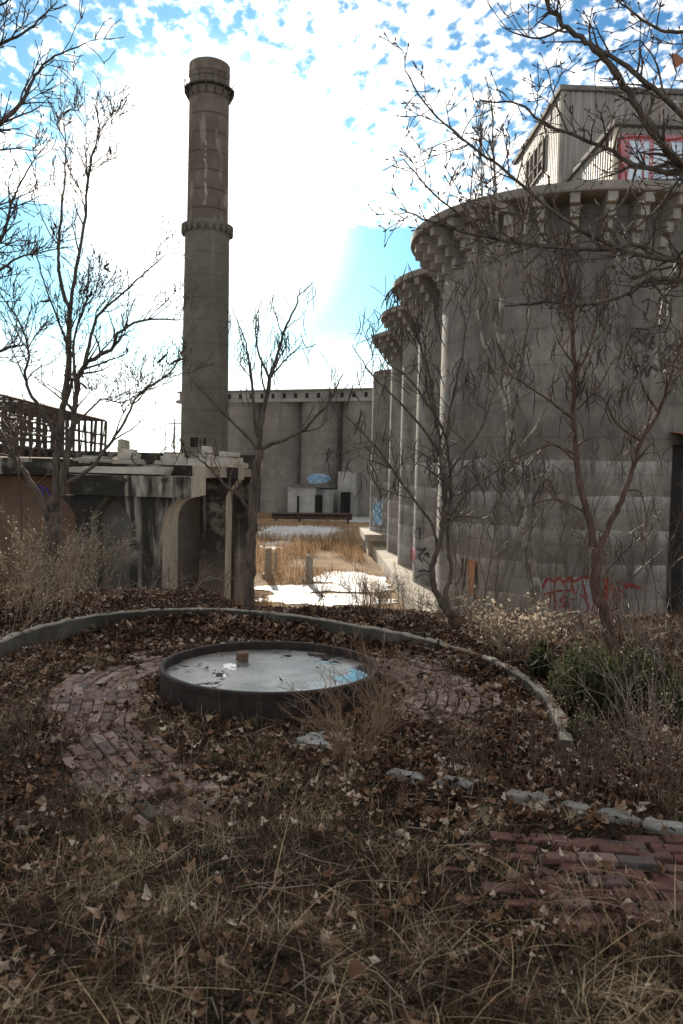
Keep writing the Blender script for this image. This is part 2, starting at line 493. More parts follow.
def mat_ice():
    n = NT('grey_basin_ice')
    a = n.noise(2.2, 6, rough=0.62, dist=0.4)
    sp = n.noise(70, 3, rough=0.7)
    col = n.mix(n.mr(a, 0.35, 0.62), (0.10, 0.098, 0.095), (0.30, 0.295, 0.29))
    col = n.mix(n.mr(sp, 0.56, 0.66, 0, 0.7), col, (0.05, 0.045, 0.042))
    col = n.mix(n.mr(sp, 0.30, 0.40, 0.5, 0), col, (0.55, 0.55, 0.55))
    x, y, z = n.xyz()
    w = n.mth('ADD', n.noise(3.0, 5, rough=0.55), n.mth('MULTIPLY', n.mr(x, -0.5, 0.7), 0.16))
    wet = n.mr(w, 0.56, 0.64)
    col = n.mix(wet, col, (0.05, 0.055, 0.06))
    n.bump(n.mth('MULTIPLY', sp, n.mth('SUBTRACT', 1.0, wet)), 0.35, 0.01)
    ro = n.mth('ADD', 0.03, n.mth('MULTIPLY', n.mth('SUBTRACT', 1.0, wet), 0.30))
    return n.fin(col, ro, spec=0.5)


M['ice'] = mat_ice()
M['rust_rim'] = None


def mat_rust():
    n = NT('rusted_steel_rim')
    a = n.noise(9, 6, rough=0.7); b = n.noise(1.0, 5, vec=n.map((14, 14, 2.5)))
    col = n.mix(n.mr(a, 0.35, 0.65), (0.016, 0.013, 0.012), (0.042, 0.026, 0.019))
    col = n.mix(n.mr(b, 0.58, 0.72, 0, 0.5), col, (0.09, 0.05, 0.032))
    n.bump(a, 0.5, 0.01)
    return n.fin(col, 0.75, spec=0.35)


M['rust_rim'] = mat_rust()

# ------------------------------------------------------------------ ground
POOL = G(270.5, 664, 0.2); POOL[2] = 0.0
LOW = -4.9


def ground_z(x, y):
    x = np.asarray(x, float); y = np.asarray(y, float)
    edge = 10.0 - 1.25 * sst(-1.5, -0.75, x) - 0.2 * sst(0.4, 1.6, x)
    t = y - edge
    z = 0.16 * sst(7.6, 9.0, y + 1.3 * sst(0.3, 1.6, x))
    z = z - sst(0, 2.5, t) * 0.5 - np.clip((t - 1.0) * 0.36, 0, 4.6) * sst(0.5, 2.5, t)
    z = np.maximum(z, LOW)
    nz = (fbm(x * 1.1, y * 1.1, 4) - 0.5) * 0.10 + (fbm(x * 6, y * 6, 3) - 0.5) * 0.035
    z = z + nz * sst(30, 20, y) * sst(1.0, 1.9, np.hypot(x - POOL[0], y - POOL[1])) * 0.9
    # a slight hummock of grass in the foreground
    z = z + 0.05 * sst(3.2, 2.2, y)
    z = z + (fbm(x * 0.05, y * 0.05, 3) - 0.5) * 0.0
    # far land rises a little so the horizon is not a ruled line
    z = z + 5.0 * sst(300, 1500, y) * fbm(x * 0.004, y * 0.002, 3)
    return z


xs = np.concatenate([-np.geomspace(900, 9, 45), np.linspace(-8.5, 8.5, 200), np.geomspace(9, 900, 45)])
ys = np.concatenate([np.linspace(-30, -1, 12), np.linspace(-0.6, 14, 190), np.linspace(14.6, 34, 30), np.geomspace(36, 2600, 60)])
GX, GY = np.meshgrid(xs, ys)
GZ = ground_z(GX, GY)
nx, ny = len(xs), len(ys)
idx = np.arange(nx * ny).reshape(ny, nx)
q = np.stack([idx[:-1, :-1], idx[:-1, 1:], idx[1:, 1:], idx[1:, :-1]], -1).reshape(-1, 4)
struct(obj('ground', np.stack([GX, GY, GZ], -1).reshape(-1, 3), q, M['ground'], smooth=True))


def blob_sheet(name, c, rx, ry, z, mat, seed, rough=0.45, n=160, thick=0.03):
    r = np.random.default_rng(seed); a = np.arange(n) * 2 * PI / n
    k = 1 + rough * (fbm(np.cos(a) * 1.7 + seed * 3.1 + 20, np.sin(a) * 1.7 + seed * 1.3 + 20, 5) - 0.5) * 2
    x = c[0] + rx * k * np.cos(a); y = c[1] + ry * k * np.sin(a)
    top = np.stack([x, y, np.full(n, z)], -1)
    v = np.concatenate([top, top * [1, 1, 0] + [0, 0, z - thick], [[c[0], c[1], z + 0.004]]])
    f = [(i, (i + 1) % n, 2 * n) for i in range(n)] + [(i + n, (i + 1) % n + n, (i + 1) % n, i) for i in range(n)]
    return obj(name, v, f, mat)


# snow and ice lying in the low ground beyond the bank
for i, (px, py, wpx, hpx) in enumerate([(300, 532, 50, 7), (352, 580, 34, 6.5), (276, 545, 22, 4), (318, 600, 64, 6), (338, 588, 44, 4), (345, 519, 46, 2.6), (290, 590, 34, 4)]):
    c = G(px, py, LOW)
    rx = wpx / FPX * c[1]
    ry = (G(px, py - hpx, LOW)[1] - G(px, py + hpx, LOW)[1]) / 2
    struct(blob_sheet('snow_patch', c, rx, ry, LOW + 0.035 + 0.004 * i, M['snow'], 3 + i, 0.55))

# ------------------------------------------------------------------ brick paving
def brick_mesh():
    v = []; f = []; n = 0
    tv = np.array([(-1, -1, -1), (1, -1, -1), (1, 1, -1), (-1, 1, -1), (-1, -1, .8), (1, -1, .8), (1, 1, .8), (-1, 1, .8),
                   (-.965, -.91, 1), (.965, -.91, 1), (.965, .91, 1), (-.965, .91, 1)], float)
    tf = [(0, 1, 5, 4), (1, 2, 6, 5), (2, 3, 7, 6), (3, 0, 4, 7), (4, 5, 9, 8), (5, 6, 10, 9), (6, 7, 11, 10), (7, 4, 8, 11), (8, 9, 10, 11)]

    def put(x, y, ang, L, W, z):
        nonlocal n
        p = tv * [L / 2, W / 2, 0.03]
        p[:, 2] += p[:, 0] * RNG.normal(0, 0.02) + p[:, 1] * RNG.normal(0, 0.035)
        a = ang + RNG.normal(0, 0.025)
        q_ = np.stack([p[:, 0] * math.cos(a) - p[:, 1] * math.sin(a) + x, p[:, 0] * math.sin(a) + p[:, 1] * math.cos(a) + y, p[:, 2] + z], -1)
        v.append(q_); f.extend([tuple(i + n for i in t) for t in tf]); n += 12

    for row in range(20):                                   # rings around the basin
        r = 1.02 + row * 0.083
        k = int(2 * PI * r / 0.212); off = RNG.random()
        for i in range(k):
            a = (i + off) * 2 * PI / k
            x = POOL[0] + r * math.cos(a); y = POOL[1] + r * math.sin(a)
            if y > 8.55 or brick_bare(x, y) < .02 or (path_dist(x, y)[0] < .42 and y < 5.75): continue
            z = float(ground_z(x, y)) - 0.012 - .055 * (1 - float(brick_bare(x, y))) ** 2 + RNG.normal(0, 0.004)
            put(x, y, a + PI / 2, 0.20, 0.074, z)
    pc = catmull([(a_, b_, 0) for a_, b_ in PATH], 30)[:, :2]; cl = np.concatenate([[0], np.cumsum(np.linalg.norm(np.diff(pc, axis=0), axis=1))])
    for lane in range(10):                                  # the path that leaves the ring at the left
        o_ = (lane - 4.5) * 0.081; s_ = RNG.random() * .2
        while s_ < cl[-1]:
            x = np.interp(s_, cl, pc[:, 0]); y = np.interp(s_, cl, pc[:, 1]); x2 = np.interp(s_ + .02, cl, pc[:, 0]); y2 = np.interp(s_ + .02, cl, pc[:, 1])
            an = math.atan2(y2 - y, x2 - x); x, y = x - math.sin(an) * o_, y + math.cos(an) * o_
            if brick_bare(x, y) > .02: put(x, y, an, 0.20, 0.074, float(ground_z(x, y)) - 0.012 - .05 * (1 - float(brick_bare(x, y))) ** 2 + RNG.normal(0, 0.004))
            s_ += .212
    nfg = n
    a0 = G(690, 880, 0); ang = -0.10                        # straight path across the foreground
    for row in range(13):
        for i in range(24):
            lx = -1.55 + i * 0.182 + (row % 2) * 0.091 + RNG.normal(0, 0.008); ly = (row - 6) * 0.087
            x = a0[0] + lx * math.cos(ang) - ly * math.sin(ang); y = a0[1] + lx * math.sin(ang) + ly * math.cos(ang)
            put(x, y, ang, 0.166, 0.073, float(ground_z(x, y)) - 0.010 - .055 * (1 - float(brick_bare(x, y))) ** 2 + RNG.normal(0, 0.004))
    return np.concatenate(v), f, nfg


PATH = np.array([(-1.65, 6.3), (-1.5, 5.7), (-1.40, 5.2), (-1.17, 4.75), (-0.83, 4.2), (-0.58, 3.85), (-0.25, 3.5)])


def path_dist(x, y):
    """distance from the brick path's centre line, and the way along it"""
    x = np.asarray(x, float); y = np.asarray(y, float)
    best = np.full(x.shape, 1e9); along = np.zeros(x.shape); acc = 0
    for (ax_, ay_), (bx_, by_) in zip(PATH[:-1], PATH[1:]):
        dx, dy = bx_ - ax_, by_ - ay_; L_ = math.hypot(dx, dy)
        t = np.clip(((x - ax_) * dx + (y - ay_) * dy) / L_ ** 2, 0, 1)
        d = np.hypot(x - ax_ - t * dx, y - ay_ - t * dy)
        along = np.where(d < best, acc + t * L_, along); best = np.minimum(best, d); acc += L_
    return best, along


# exposed brick zones (photo-measured, on the ground): 1 = bare brick
def brick_bare(x, y):
    r = np.hypot(x - POOL[0], y - POOL[1])
    th = np.degrees(np.arctan2(y - POOL[1], x - POOL[0]))
    th = np.where(th < -100, th + 360, th)                  # -100..260
    wob = (fbm(x * 2.3, y * 2.3, 4) - 0.5)
    left = sst(1.0, 1.1, r + wob * .4) * sst(1.80, 1.48, r + wob) * sst(120, 135, th + 60 * wob) * sst(232, 215, th + 50 * wob)
    low = sst(.34, .22, path_dist(x, y)[0] + wob * .35) * sst(.25, .55, path_dist(x, y)[1]) * sst(3.0, 2.4, path_dist(x, y)[1]) * (.7 + .3 * sst(.38, .55, fbm(x * 3 + 4, y * 3, 3)))
    right = sst(1.0, 1.1, r) * sst(1.95, 1.6, r + wob) * (th < 130) * sst(-52, -30, th + 60 * wob) * sst(62, 30, th + 50 * wob)
    a0 = G(690, 880, 0)
    lx = (x - a0[0]); ly = (y - a0[1]) + 0.1 * lx
    fg = sst(0.44, 0.28, np.abs(ly + .04) + wob * .6) * sst(-1.25, -0.6, lx + wob * 1.2) * (0.62 + .38 * sst(.40, .56, fbm(x * 4 + 9, y * 4, 3)))
    return np.clip(np.maximum.reduce([left, low * .85, right * .8, fg]), 0, 1)


bv, bf, nfg = brick_mesh()
struct(obj('brick_path', bv[:nfg], [q_ for q_ in bf if q_[0] < nfg], M['brick_dusty']))
struct(obj('brick_paving', bv[nfg:], [tuple(i - nfg for i in q_) for q_ in bf if q_[0] >= nfg], M['brick']))


# ------------------------------------------------------------------ scattered ground cover
def frames(n, yaw, pitch, roll):
    cy, sy = np.cos(yaw), np.sin(yaw); cp, sp = np.cos(pitch), np.sin(pitch); cr, sr = np.cos(roll), np.sin(roll)
    Rm = np.empty((n, 3, 3))
    Rm[:, 0, 0] = cy * cp; Rm[:, 0, 1] = cy * sp * sr - sy * cr; Rm[:, 0, 2] = cy * sp * cr + sy * sr
    Rm[:, 1, 0] = sy * cp; Rm[:, 1, 1] = sy * sp * sr + cy * cr; Rm[:, 1, 2] = sy * sp * cr - cy * sr
    Rm[:, 2, 0] = -sp; Rm[:, 2, 1] = cp * sr; Rm[:, 2, 2] = cp * cr
    return Rm


def leaf_templates():
    out = []
    r = np.random.default_rng(3)
    for k in range(9):
        n = 18
        a = np.arange(n) * 2 * PI / n
        lob = (1 + 0.11 * np.cos(5 * a)) * (0.8 + 0.22 * np.cos(a)) if k % 2 else (0.62 + 0.38 * np.cos(2 * a) ** 2)
        rad = lob * (1 + np.convolve(np.tile(r.uniform(-.2, .2, n), 3), [.25, .5, .25], 'same')[n:2 * n])
        x = rad * np.cos(a); y = rad * np.sin(a) * (0.85 if k % 2 else 0.6)
        c1, c2 = r.uniform(-.2, 1.0), r.uniform(-.6, 1.3)
        z = c1 * x ** 2 + c2 * y ** 2 + 0.16 * np.sin(2 * a + k) + r.uniform(-.05, .05, n)
        v = np.concatenate([np.stack([x, y, z], -1), [[0, 0, -0.05]]])
        fc = np.array([(i, (i + 1) % n, n) for i in range(n)])
        out.append((v, fc))
    return out


LT = leaf_templates()


def instance(temps, pos, Rm, scale, pick):
    vs = []; fs = []; n = 0
    for k, (tv, tf) in enumerate(temps):
        s = np.where(pick == k)[0]
        if not len(s): continue
        sc = scale[s]
        if sc.ndim == 1: sc = sc[:, None]
        v = np.einsum('nij,nkj->nki', Rm[s], tv[None] * sc[:, None, :]) + pos[s][:, None, :]
        f = tf[None] + (np.arange(len(s)) * len(tv))[:, None, None] + n
        n += len(s) * len(tv)
        vs.append(v.reshape(-1, 3)); fs.append(f.reshape(-1, tf.shape[1]))
    return np.concatenate(vs), np.concatenate(fs)


def scatter(n, y0, y1, spread=1.35, pw=1.0, xlim=9):
    y = y0 + (y1 - y0) * RNG.random(n) ** pw
    hw = np.minimum(0.46 * y * spread + 0.5, xlim)
    x = RNG.uniform(-1, 1, n) * hw + 0.03 * y
    return x, y, hw


def in_pool(x, y, m=0.0):
    return np.hypot(x - POOL[0], y - POOL[1]) < POOL_R + m


POOL_R = (G(381, 672, 0.2)[0] - G(160, 667, 0.2)[0]) / 2


def grassy(x, y):
    """how much grass rather than litter: the foreground and the middle strip before the basin"""
    fg = sst(4.5, 3.4, y + (fbm(x * 1.5 + 5, y * 1.5, 4) - 0.5) * 1.6)
    mid = np.maximum(sst(-1.5, -0.9, x) * sst(0.7, 0.1, x) * sst(5.9, 5.2, y) * 0.95, sst(-1.3, -1.9, x - .1 * (y - 5)) * sst(7.2, 6.0, y) * .85)
    n = sst(0.42, 0.60, fbm(x * 1.3 + 40, y * 1.3, 4))
    return np.clip(np.maximum(fg, mid) * (0.55 + 0.45 * n), 0, 1)


# leaf litter
n = 170000
x, y, hw = scatter(n, 1.5, 11.5, pw=0.75)
dens = (0.35 + 0.65 * sst(0.36, 0.6, fbm(x * 2.1, y * 2.1, 4))) * (1 - 0.85 * brick_bare(x, y)) * (1 - 0.74 * grassy(x, y)) * np.minimum(1, hw / 3.2)
keep = (RNG.random(n) < dens) & ~in_pool(x, y, 0.04)
x, y = x[keep], y[keep]; m = len(x)
sc = np.clip(RNG.lognormal(math.log(0.0165), 0.42, m), 0.007, 0.040)
pos = np.stack([x, y, ground_z(x, y) + 0.012 + RNG.random(m) * 0.03], -1)
Rm = frames(m, RNG.uniform(0, 2 * PI, m), RNG.normal(0, 0.42, m), RNG.normal(0, 0.42, m))
big_ = (RNG.random(m) < .006) & (y < 3.8); sc[big_] = RNG.uniform(.028, .040, big_.sum()); pos[big_, 2] += .02
lv, lf = instance(LT, pos, Rm, sc, RNG.integers(0, len(LT), m))
stuff(obj('leaf_litter', lv, lf, M['leaf']))


def blade_templates(seg=4, curl=(0.3, 1.6), k=6, seed=1):
    out = []; r = np.random.default_rng(seed)
    for i in range(k):
        c = r.uniform(*curl); sd = r.uniform(-.5, .5)
        t = np.linspace(0, 1, seg + 1); an = c * t
        px_ = np.cumsum(np.concatenate([[0], np.sin(an[:-1]) / seg])); pz = np.cumsum(np.concatenate([[0], np.cos(an[:-1]) / seg]))
        py_ = sd * 0.3 * t ** 2
        w = 0.5 * (1 - t ** 2 * 0.9)
        v = np.concatenate([np.stack([px_, py_, pz], -1), np.stack([px_, py_, pz], -1)])
        v = v.reshape(2, seg + 1, 3)
        wv = np.stack([v[0], v[1]]); off = np.zeros_like(wv); off[0, :, 1] = w; off[1, :, 1] = -w
        out.append((v, off, seg))
    return out


def blades(name, pos, length, width, lean, mat, curl=(0.3, 1.6), seg=4, seed=1, k=8):
    """n thin curved blades as one stuff object"""
    T = blade_templates(seg, curl, k, seed)
    n = len(pos); yaw = RNG.uniform(0, 2 * PI, n)
    Rm = frames(n, yaw, lean, np.zeros(n))
    vs = []; fs = []; c = 0; pick = RNG.integers(0, k, n)
    for i, (v, off, sg) in enumerate(T):
        s = np.where(pick == i)[0]
        if not len(s): continue
        vv = v[None] * length[s][:, None, None, None] + off[None] * width[s][:, None, None, None]
        vv = np.einsum('nij,nabj->nabi', Rm[s], vv) + pos[s][:, None, None, :]
        ids = np.arange(2 * (sg + 1)).reshape(2, sg + 1)
        f = np.stack([ids[0, :-1], ids[0, 1:], ids[1, 1:], ids[1, :-1]], -1)
        f = f[None] + (np.arange(len(s)) * 2 * (sg + 1))[:, None, None] + c
        c += len(s) * 2 * (sg + 1)
        vs.append(vv.reshape(-1, 3)); fs.append(f.reshape(-1, 4))
    return obj(name, np.concatenate(vs), np.concatenate(fs), mat)


# dead straw grass in the foreground and between the leaves
n = 230000
x, y, hw = scatter(n, 1.35, 8.5, pw=1.15)
cl = sst(0.44, 0.58, fbm(x * 4 + 3, y * 4, 4))
dens = (0.10 + 0.9 * grassy(x, y)) * (0.10 + 0.90 * cl) * (1 - 0.93 * brick_bare(x, y)) * np.minimum(1, hw / 1.6)
keep = (RNG.random(n) < dens) & ~in_pool(x, y, 0.05)
x, y = x[keep], y[keep]; m = len(x)
L = RNG.uniform(0.05, 0.22, m) * (0.7 + 0.5 * sst(3.6, 2.4, y)); W = RNG.uniform(0.0011, 0.0026, m)
pos = np.stack([x, y, ground_z(x, y) - 0.004], -1)
stuff(blades('dead_grass', pos, L, W, RNG.uniform(0.7, 1.55, m), M['straw'], (0.3, 1.9)))
# fading green tufts
n = 30000
x, y, hw = scatter(n, 2.0, 6.6, pw=1.0)
dens = grassy(x, y) * sst(0.47, 0.62, fbm(x * 1.9 + 70, y * 1.9 + 3, 3)) * (1 - 0.9 * brick_bare(x, y)) * sst(2.4, 3.4, y)
keep = (RNG.random(n) < dens) & ~in_pool(x, y, 0.05)
x, y = x[keep], y[keep]; m = len(x)
pos = np.stack([x, y, ground_z(x, y) - 0.004], -1)
stuff(blades('fading_grass', pos, RNG.uniform(0.05, 0.17, m), RNG.uniform(0.002, 0.004, m), RNG.uniform(0.15, 1.1, m), M['green'], (0.2, 1.4), seed=4))

# pale tussocks of fine grass, and thin dead stems standing everywhere
tx = []; ty = []; tl = []
for _ in range(900):
    cy_ = RNG.uniform(2.0, 7.6); cx_ = RNG.uniform(-1, 1) * (.46 * cy_ + .4)
    g_ = float(grassy(cx_, cy_)); b_ = float(brick_bare(cx_, cy_))
    if RNG.random() > (.12 + .6 * g_) * (1 - .75 * b_) * (.35 if cy_ < 3.7 else 1) or in_pool(cx_, cy_, .06): continue
    k_ = int(RNG.uniform(25, 90)); sp_ = RNG.uniform(.03, .09)
    tx.append(cx_ + RNG.normal(0, sp_, k_)); ty.append(cy_ + RNG.normal(0, sp_, k_)); tl.append(np.full(k_, RNG.uniform(.06, .19)))
x = np.concatenate(tx); y = np.concatenate(ty); m = len(x); ok_ = ~in_pool(x, y, .02); x, y, L = x[ok_], y[ok_], np.concatenate(tl)[ok_]; m = len(x)
pos = np.stack([x, y, ground_z(x, y) - 0.004], -1)
stuff(blades('grass_tussocks', pos, L * RNG.uniform(.5, 1.2, m), RNG.uniform(.0012, .0026, m), RNG.uniform(.05, .95, m), M['green'], (.3, 1.8), seed=6))
n = 5200
x, y, hw = scatter(n, 2.2, 9.6); keep = ~in_pool(x, y, .05) & (RNG.random(n) < sst(.35, .6, fbm(x * 1.1 + 30, y * 1.1, 3)) * (1 - .6 * brick_bare(x, y)))
x, y = x[keep], y[keep]; m = len(x)
pos = np.stack([x, y, ground_z(x, y) - 0.004], -1)
stuff(blades('dead_stems', pos, RNG.uniform(.08, .38, m), RNG.uniform(.0016, .003, m), RNG.normal(0, .4, m), M['stem'], (.0, .7), seed=7))
n = 260
x, y, hw = scatter(n, 1.6, 3.4); pos = np.stack([x, y, ground_z(x, y) + .01], -1)
stuff(blades('long_straws', pos, RNG.uniform(.25, .55, n), RNG.uniform(.0025, .0045, n), RNG.uniform(1.0, 1.45, n), M['straw_pale'], (.2, 1.2), 6, seed=8))

# small fallen twigs
mb = MB()
for i in range(900):
    y = RNG.uniform(1.8, 10.5); x = RNG.uniform(-1, 1) * (0.5 * y + .5)
    if in_pool(x, y, 0.05): continue
    a = RNG.uniform(0, 2 * PI); L_ = RNG.uniform(0.06, 0.32)
    p0 = np.array([x, y, float(ground_z(x, y)) + RNG.uniform(0.01, 0.035)])
    d = np.array([math.cos(a), math.sin(a), RNG.uniform(-.05, .15)]) * L_
    mb.tube([p0, p0 + d * .5 + RNG.normal(0, .012, 3), p0 + d], [0.003, 0.0025, 0.0015], 3, False)
stuff(mb.build('twig_litter', M['twig_tan']))

# dry orange reeds in the low ground
n = 60000
y = 24 + RNG.random(n) ** 0.8 * 95; x = -0.10 * y + RNG.uniform(-1, 1, n) * (0.13 * y + 2) + 0.07 * y
wet = np.zeros(n)
for (px, py, wpx, hpx) in [(300, 532, 50, 7), (352, 580, 34, 6.5), (276, 545, 22, 4), (318, 600, 64, 6), (338, 588, 44, 4), (290, 590, 34, 4)]:
    c = G(px, py, LOW); rx = wpx / FPX * c[1]; ry = (G(px, py - hpx, LOW)[1] - G(px, py + hpx, LOW)[1]) / 2
    wet = np.maximum(wet, 1.15 - np.hypot((x - c[0]) / rx, (y - c[1]) / ry))
patch = sst(0.44, 0.52, fbm(x * 0.22 + 8, y * 0.16, 5)) + 0.8 * sst(-5.4, -4.2, x + 0.02 * y) * sst(-2.4, -3.3, x + .02 * y) * sst(44, 38, y) * sst(28, 31, y)
keep = (RNG.random(n) < patch * 0.8) & (wet < 0.02 + 0.55 * RNG.random(n) ** 1.6) & (x < 3.7) & ~((x < -2.6) & (y < 44) & (x < -2.4))
x, y = x[keep], y[keep]; m = len(x)
pos = np.stack([x, y, ground_z(x, y) - 0.02], -1)
stuff(blades('dry_reeds', pos, RNG.uniform(0.4, 1.25, m) * (0.6 + .6 * fbm(x * .2, y * .2, 2)), RNG.uniform(0.012, 0.035, m) * (0.6 + y / 70), RNG.normal(0, 0.22, m), M['reed'], (0.1, 0.9), 3, 9))
# taller reeds beside the trestle foot
m = 1500
x = RNG.normal(-2.35, 0.42, m); y = RNG.uniform(27.5, 34, m)
pos = np.stack([x, y, ground_z(x, y) - 0.02], -1)
stuff(blades('tall_reeds', pos, RNG.uniform(0.9, 2.2, m), RNG.uniform(0.012, 0.03, m), RNG.normal(0, 0.14, m), M['reed'], (0.1, 1.0), 4, 12))

# ------------------------------------------------------------------ basin
basin = thing('round_basin', 'wide round basin with rusty steel rim, full of grey ice, on the leafy brick plaza', 'basin', (POOL[0], POOL[1], 0.0))
mb = MB()
prof = [(POOL_R - 0.028, 0.03), (POOL_R - 0.028, 0.196), (POOL_R - 0.022, 0.206), (POOL_R + 0.004, 0.206), (POOL_R + 0.012, 0.198), (POOL_R + 0.010, 0.165), (POOL_R, 0.16), (POOL_R - 0.004, -0.08), (POOL_R - 0.02, -0.08)]
mb.lathe(POOL, prof, 128)
rim = mb.build('rim', M['rust_rim'], basin); autosmooth(rim, 30)
mb = MB()
nr, na = 14, 96
v = [(POOL[0], POOL[1], 0.135)]; f = []
for i in range(1, nr + 1):
    for k in range(na):
        r = (POOL_R - 0.026) * i / nr; a = 2 * PI * k / na
        v.append((POOL[0] + r * math.cos(a), POOL[1] + r * math.sin(a), 0.135))
for k in range(na): f.append((0, 1 + k, 1 + (k + 1) % na))
for i in range(nr - 1):
    for k in range(na):
        a = 1 + i * na; b = a + na; k2 = (k + 1) % na
        f.append((a + k, b + k, b + k2, a + k2))
mb.add(v, f); mb.build('ice', M['ice'], basin)
bp = G(242, 660, 0.135)
mb = MB(); mb.box(bp[0] - .04, bp[0] + .042, bp[1] - .05, bp[1] + .05, 0.136, 0.197, 0.25, 0.005)
tag(mb.build('brick', simple('single_brick', (0.11, 0.06, 0.042), (0.19, 0.115, 0.082), 25), base=(bp[0], bp[1], .136)), 'lone broken brick lying on the grey ice of the round basin', 'brick')
ip = np.array([G(px, py, .143) for px, py in [(206, 668), (214, 671), (200, 664), (222, 655), (300, 650), (262, 672), (318, 668), (188, 670), (340, 655), (281, 680)]])
dv, df = instance(LT, ip, frames(10, RNG.uniform(0, 6, 10), RNG.normal(0, .2, 10), RNG.normal(0, .2, 10)), RNG.uniform(.012, .026, 10), RNG.integers(0, 9, 10))
stuff(obj('leaves_on_ice', dv, df, M['leaf']))

# low curving kerb wall around the plaza
KPX = [(-60, 668, .22), (-20, 650, .23), (15, 634, .24), (50, 623, .25), (100, 613.5, .26), (150, 609, .27), (200, 607, .27), (250, 609.5, .27), (300, 615, .26),
       (350, 623, .24), (400, 632, .21), (450, 645, .165), (490, 659, .145), (520, 674, .135), (541, 692, .13), (553, 713, .125), (560, 738, .10)]


kp = catmull([G(k[0], k[1] + 1.5, k[2] * .86) for k in KPX], 8)
tn = np.gradient(kp, axis=0); tn[:, 2] = 0; tn /= np.linalg.norm(tn, axis=1)[:, None]
for _k in range(8): kp[1:-1] = (kp[:-2] + 2 * kp[1:-1] + kp[2:]) / 4
nrm = np.stack([-tn[:, 1], tn[:, 0], np.zeros(len(tn))], -1)
rr = np.random.default_rng(8)
mb = MB(); W_ = 0.09
cols = []
for i in range(len(kp)):
    p = kp[i]; jz = rr.normal(0, 0.0035)
    up = np.array([0, 0, 1.0])
    inn = p; out = p + nrm[i] * W_
    z0 = min(float(ground_z(inn[0], inn[1])), float(ground_z(out[0], out[1]))) - 0.12
    cols.append([(inn[0], inn[1], z0), (inn[0], inn[1], p[2] - .010 + jz), tuple(inn + nrm[i] * .010 + up * jz), tuple(out - nrm[i] * .012 + up * (jz + rr.normal(0, .004))), (out[0], out[1], p[2] - .02 + jz), (out[0], out[1], z0)])
v = [c for col in cols for c in col]
f = []
for i in range(len(cols) - 1):
    for k in range(5): f.append((i * 6 + k, i * 6 + k + 1, (i + 1) * 6 + k + 1, (i + 1) * 6 + k))
f.append((0, 1, 2, 3, 4, 5)); f.append(tuple((len(cols) - 1) * 6 + k for k in range(5, -1, -1)))
mb.add(v, f)
KERB_TOP = [(kp[i] + nrm[i] * W_ * rr.uniform(.1, .9)) for i in rr.integers(0, len(kp) - 1, 190)]
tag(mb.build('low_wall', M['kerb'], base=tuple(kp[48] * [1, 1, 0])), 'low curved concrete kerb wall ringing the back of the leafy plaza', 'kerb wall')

kt = np.array(KERB_TOP); kt[:, :2] += rr.normal(0, .012, (len(kt), 2)); kt[:, 2] += .012
mk = len(kt)
ii = rr.integers(0, len(kp) - 1, 3000); dd_ = np.abs(rr.normal(0, .13, 3000)) + .01
dr = kp[ii] - nrm[ii] * dd_[:, None]; dr[:, :2] += rr.normal(0, .02, (3000, 2))
dr[:, 2] = ground_z(dr[:, 0], dr[:, 1]) + .01 + rr.random(3000) * .10 * np.exp(-dd_ / .09)
kt = np.concatenate([kt, dr]); mk = len(kt)
kv, kf = instance(LT, kt, frames(mk, rr.uniform(0, 6.28, mk), rr.normal(0, .3, mk), rr.normal(0, .3, mk)), np.clip(rr.lognormal(math.log(.02), .4, mk), .01, .04), rr.integers(0, len(LT), mk))
stuff(obj('leaves_on_wall', kv, kf, M['leaf']))

# broken edging stones on the near right side of the plaza
edg = [(388, 768, 428, 775), (440, 777, 470, 784), (505, 792, 560, 800), (562, 801, 590, 808), (596, 806, 640, 815), (644, 817, 700, 828)]
words = ['leftmost, half buried and darkest', 'short and tilted, second from the basin', 'long and pale, in the middle of the row', 'short stub right after the long pale one', 'under the dead shrub at the right', 'last one, running out at the right border']
words = ['half buried edging stone nearest the basin, first of the broken row', 'short edging stone second from the basin in the broken row', 'long pale edging stone in the middle of the broken row',
         'small edging stub just right of the long pale stone', 'edging stone below the dead speckled shrub', 'last edging stone of the row, running out at the right border']
for i, (x0, y0, x1, y1) in enumerate(edg):
    a, b = G(x0, y0, .05), G(x1, y1, .05)
    d = b - a; L_ = np.linalg.norm(d); c = (a + b) / 2; z = float(ground_z(c[0], c[1]))
    mb = MB()
    ang = math.atan2(d[1], d[0]); k = max(6, int(L_ / .028))
    prof_ = [(-1, -1.2), (-1.02, .3), (-.8, .85), (-.4, 1), (.35, 1.02), (.8, .9), (1.0, .35), (1, -1.2)]
    vs = []; fs = []; npf = len(prof_)
    for j in range(k + 1):
        lx = -L_ / 2 + L_ * j / k; e_ = .72 if j in (0, k) else 1
        for m_, (yy, zz) in enumerate(prof_):
            nz_ = (float(fbm(lx * 14 + m_ * 1.7 + i * 9, m_ * 2.3 + i, 3)) - .5)
            yy = yy * .045 * e_ * (1 + nz_ * .5); zz = zz * .042 * e_ * (1 + nz_ * .9); l2 = lx + (nz_ * .05 if j in (0, k) else nz_ * .012)
            vs.append((c[0] + l2 * math.cos(ang) - yy * math.sin(ang), c[1] + l2 * math.sin(ang) + yy * math.cos(ang), z + zz))
    for j in range(k):
        for q_ in range(npf - 1): fs.append((j * npf + q_, j * npf + q_ + 1, (j + 1) * npf + q_ + 1, (j + 1) * npf + q_))
    fs += [tuple(range(npf)), tuple(k * npf + q_ for q_ in range(npf - 1, -1, -1))]
    mb.add(vs, fs)
    tag(mb.build('edging_stone', M['edging'], base=(c[0], c[1], z)), words[i], 'edging stone', 'broken concrete edging stones')

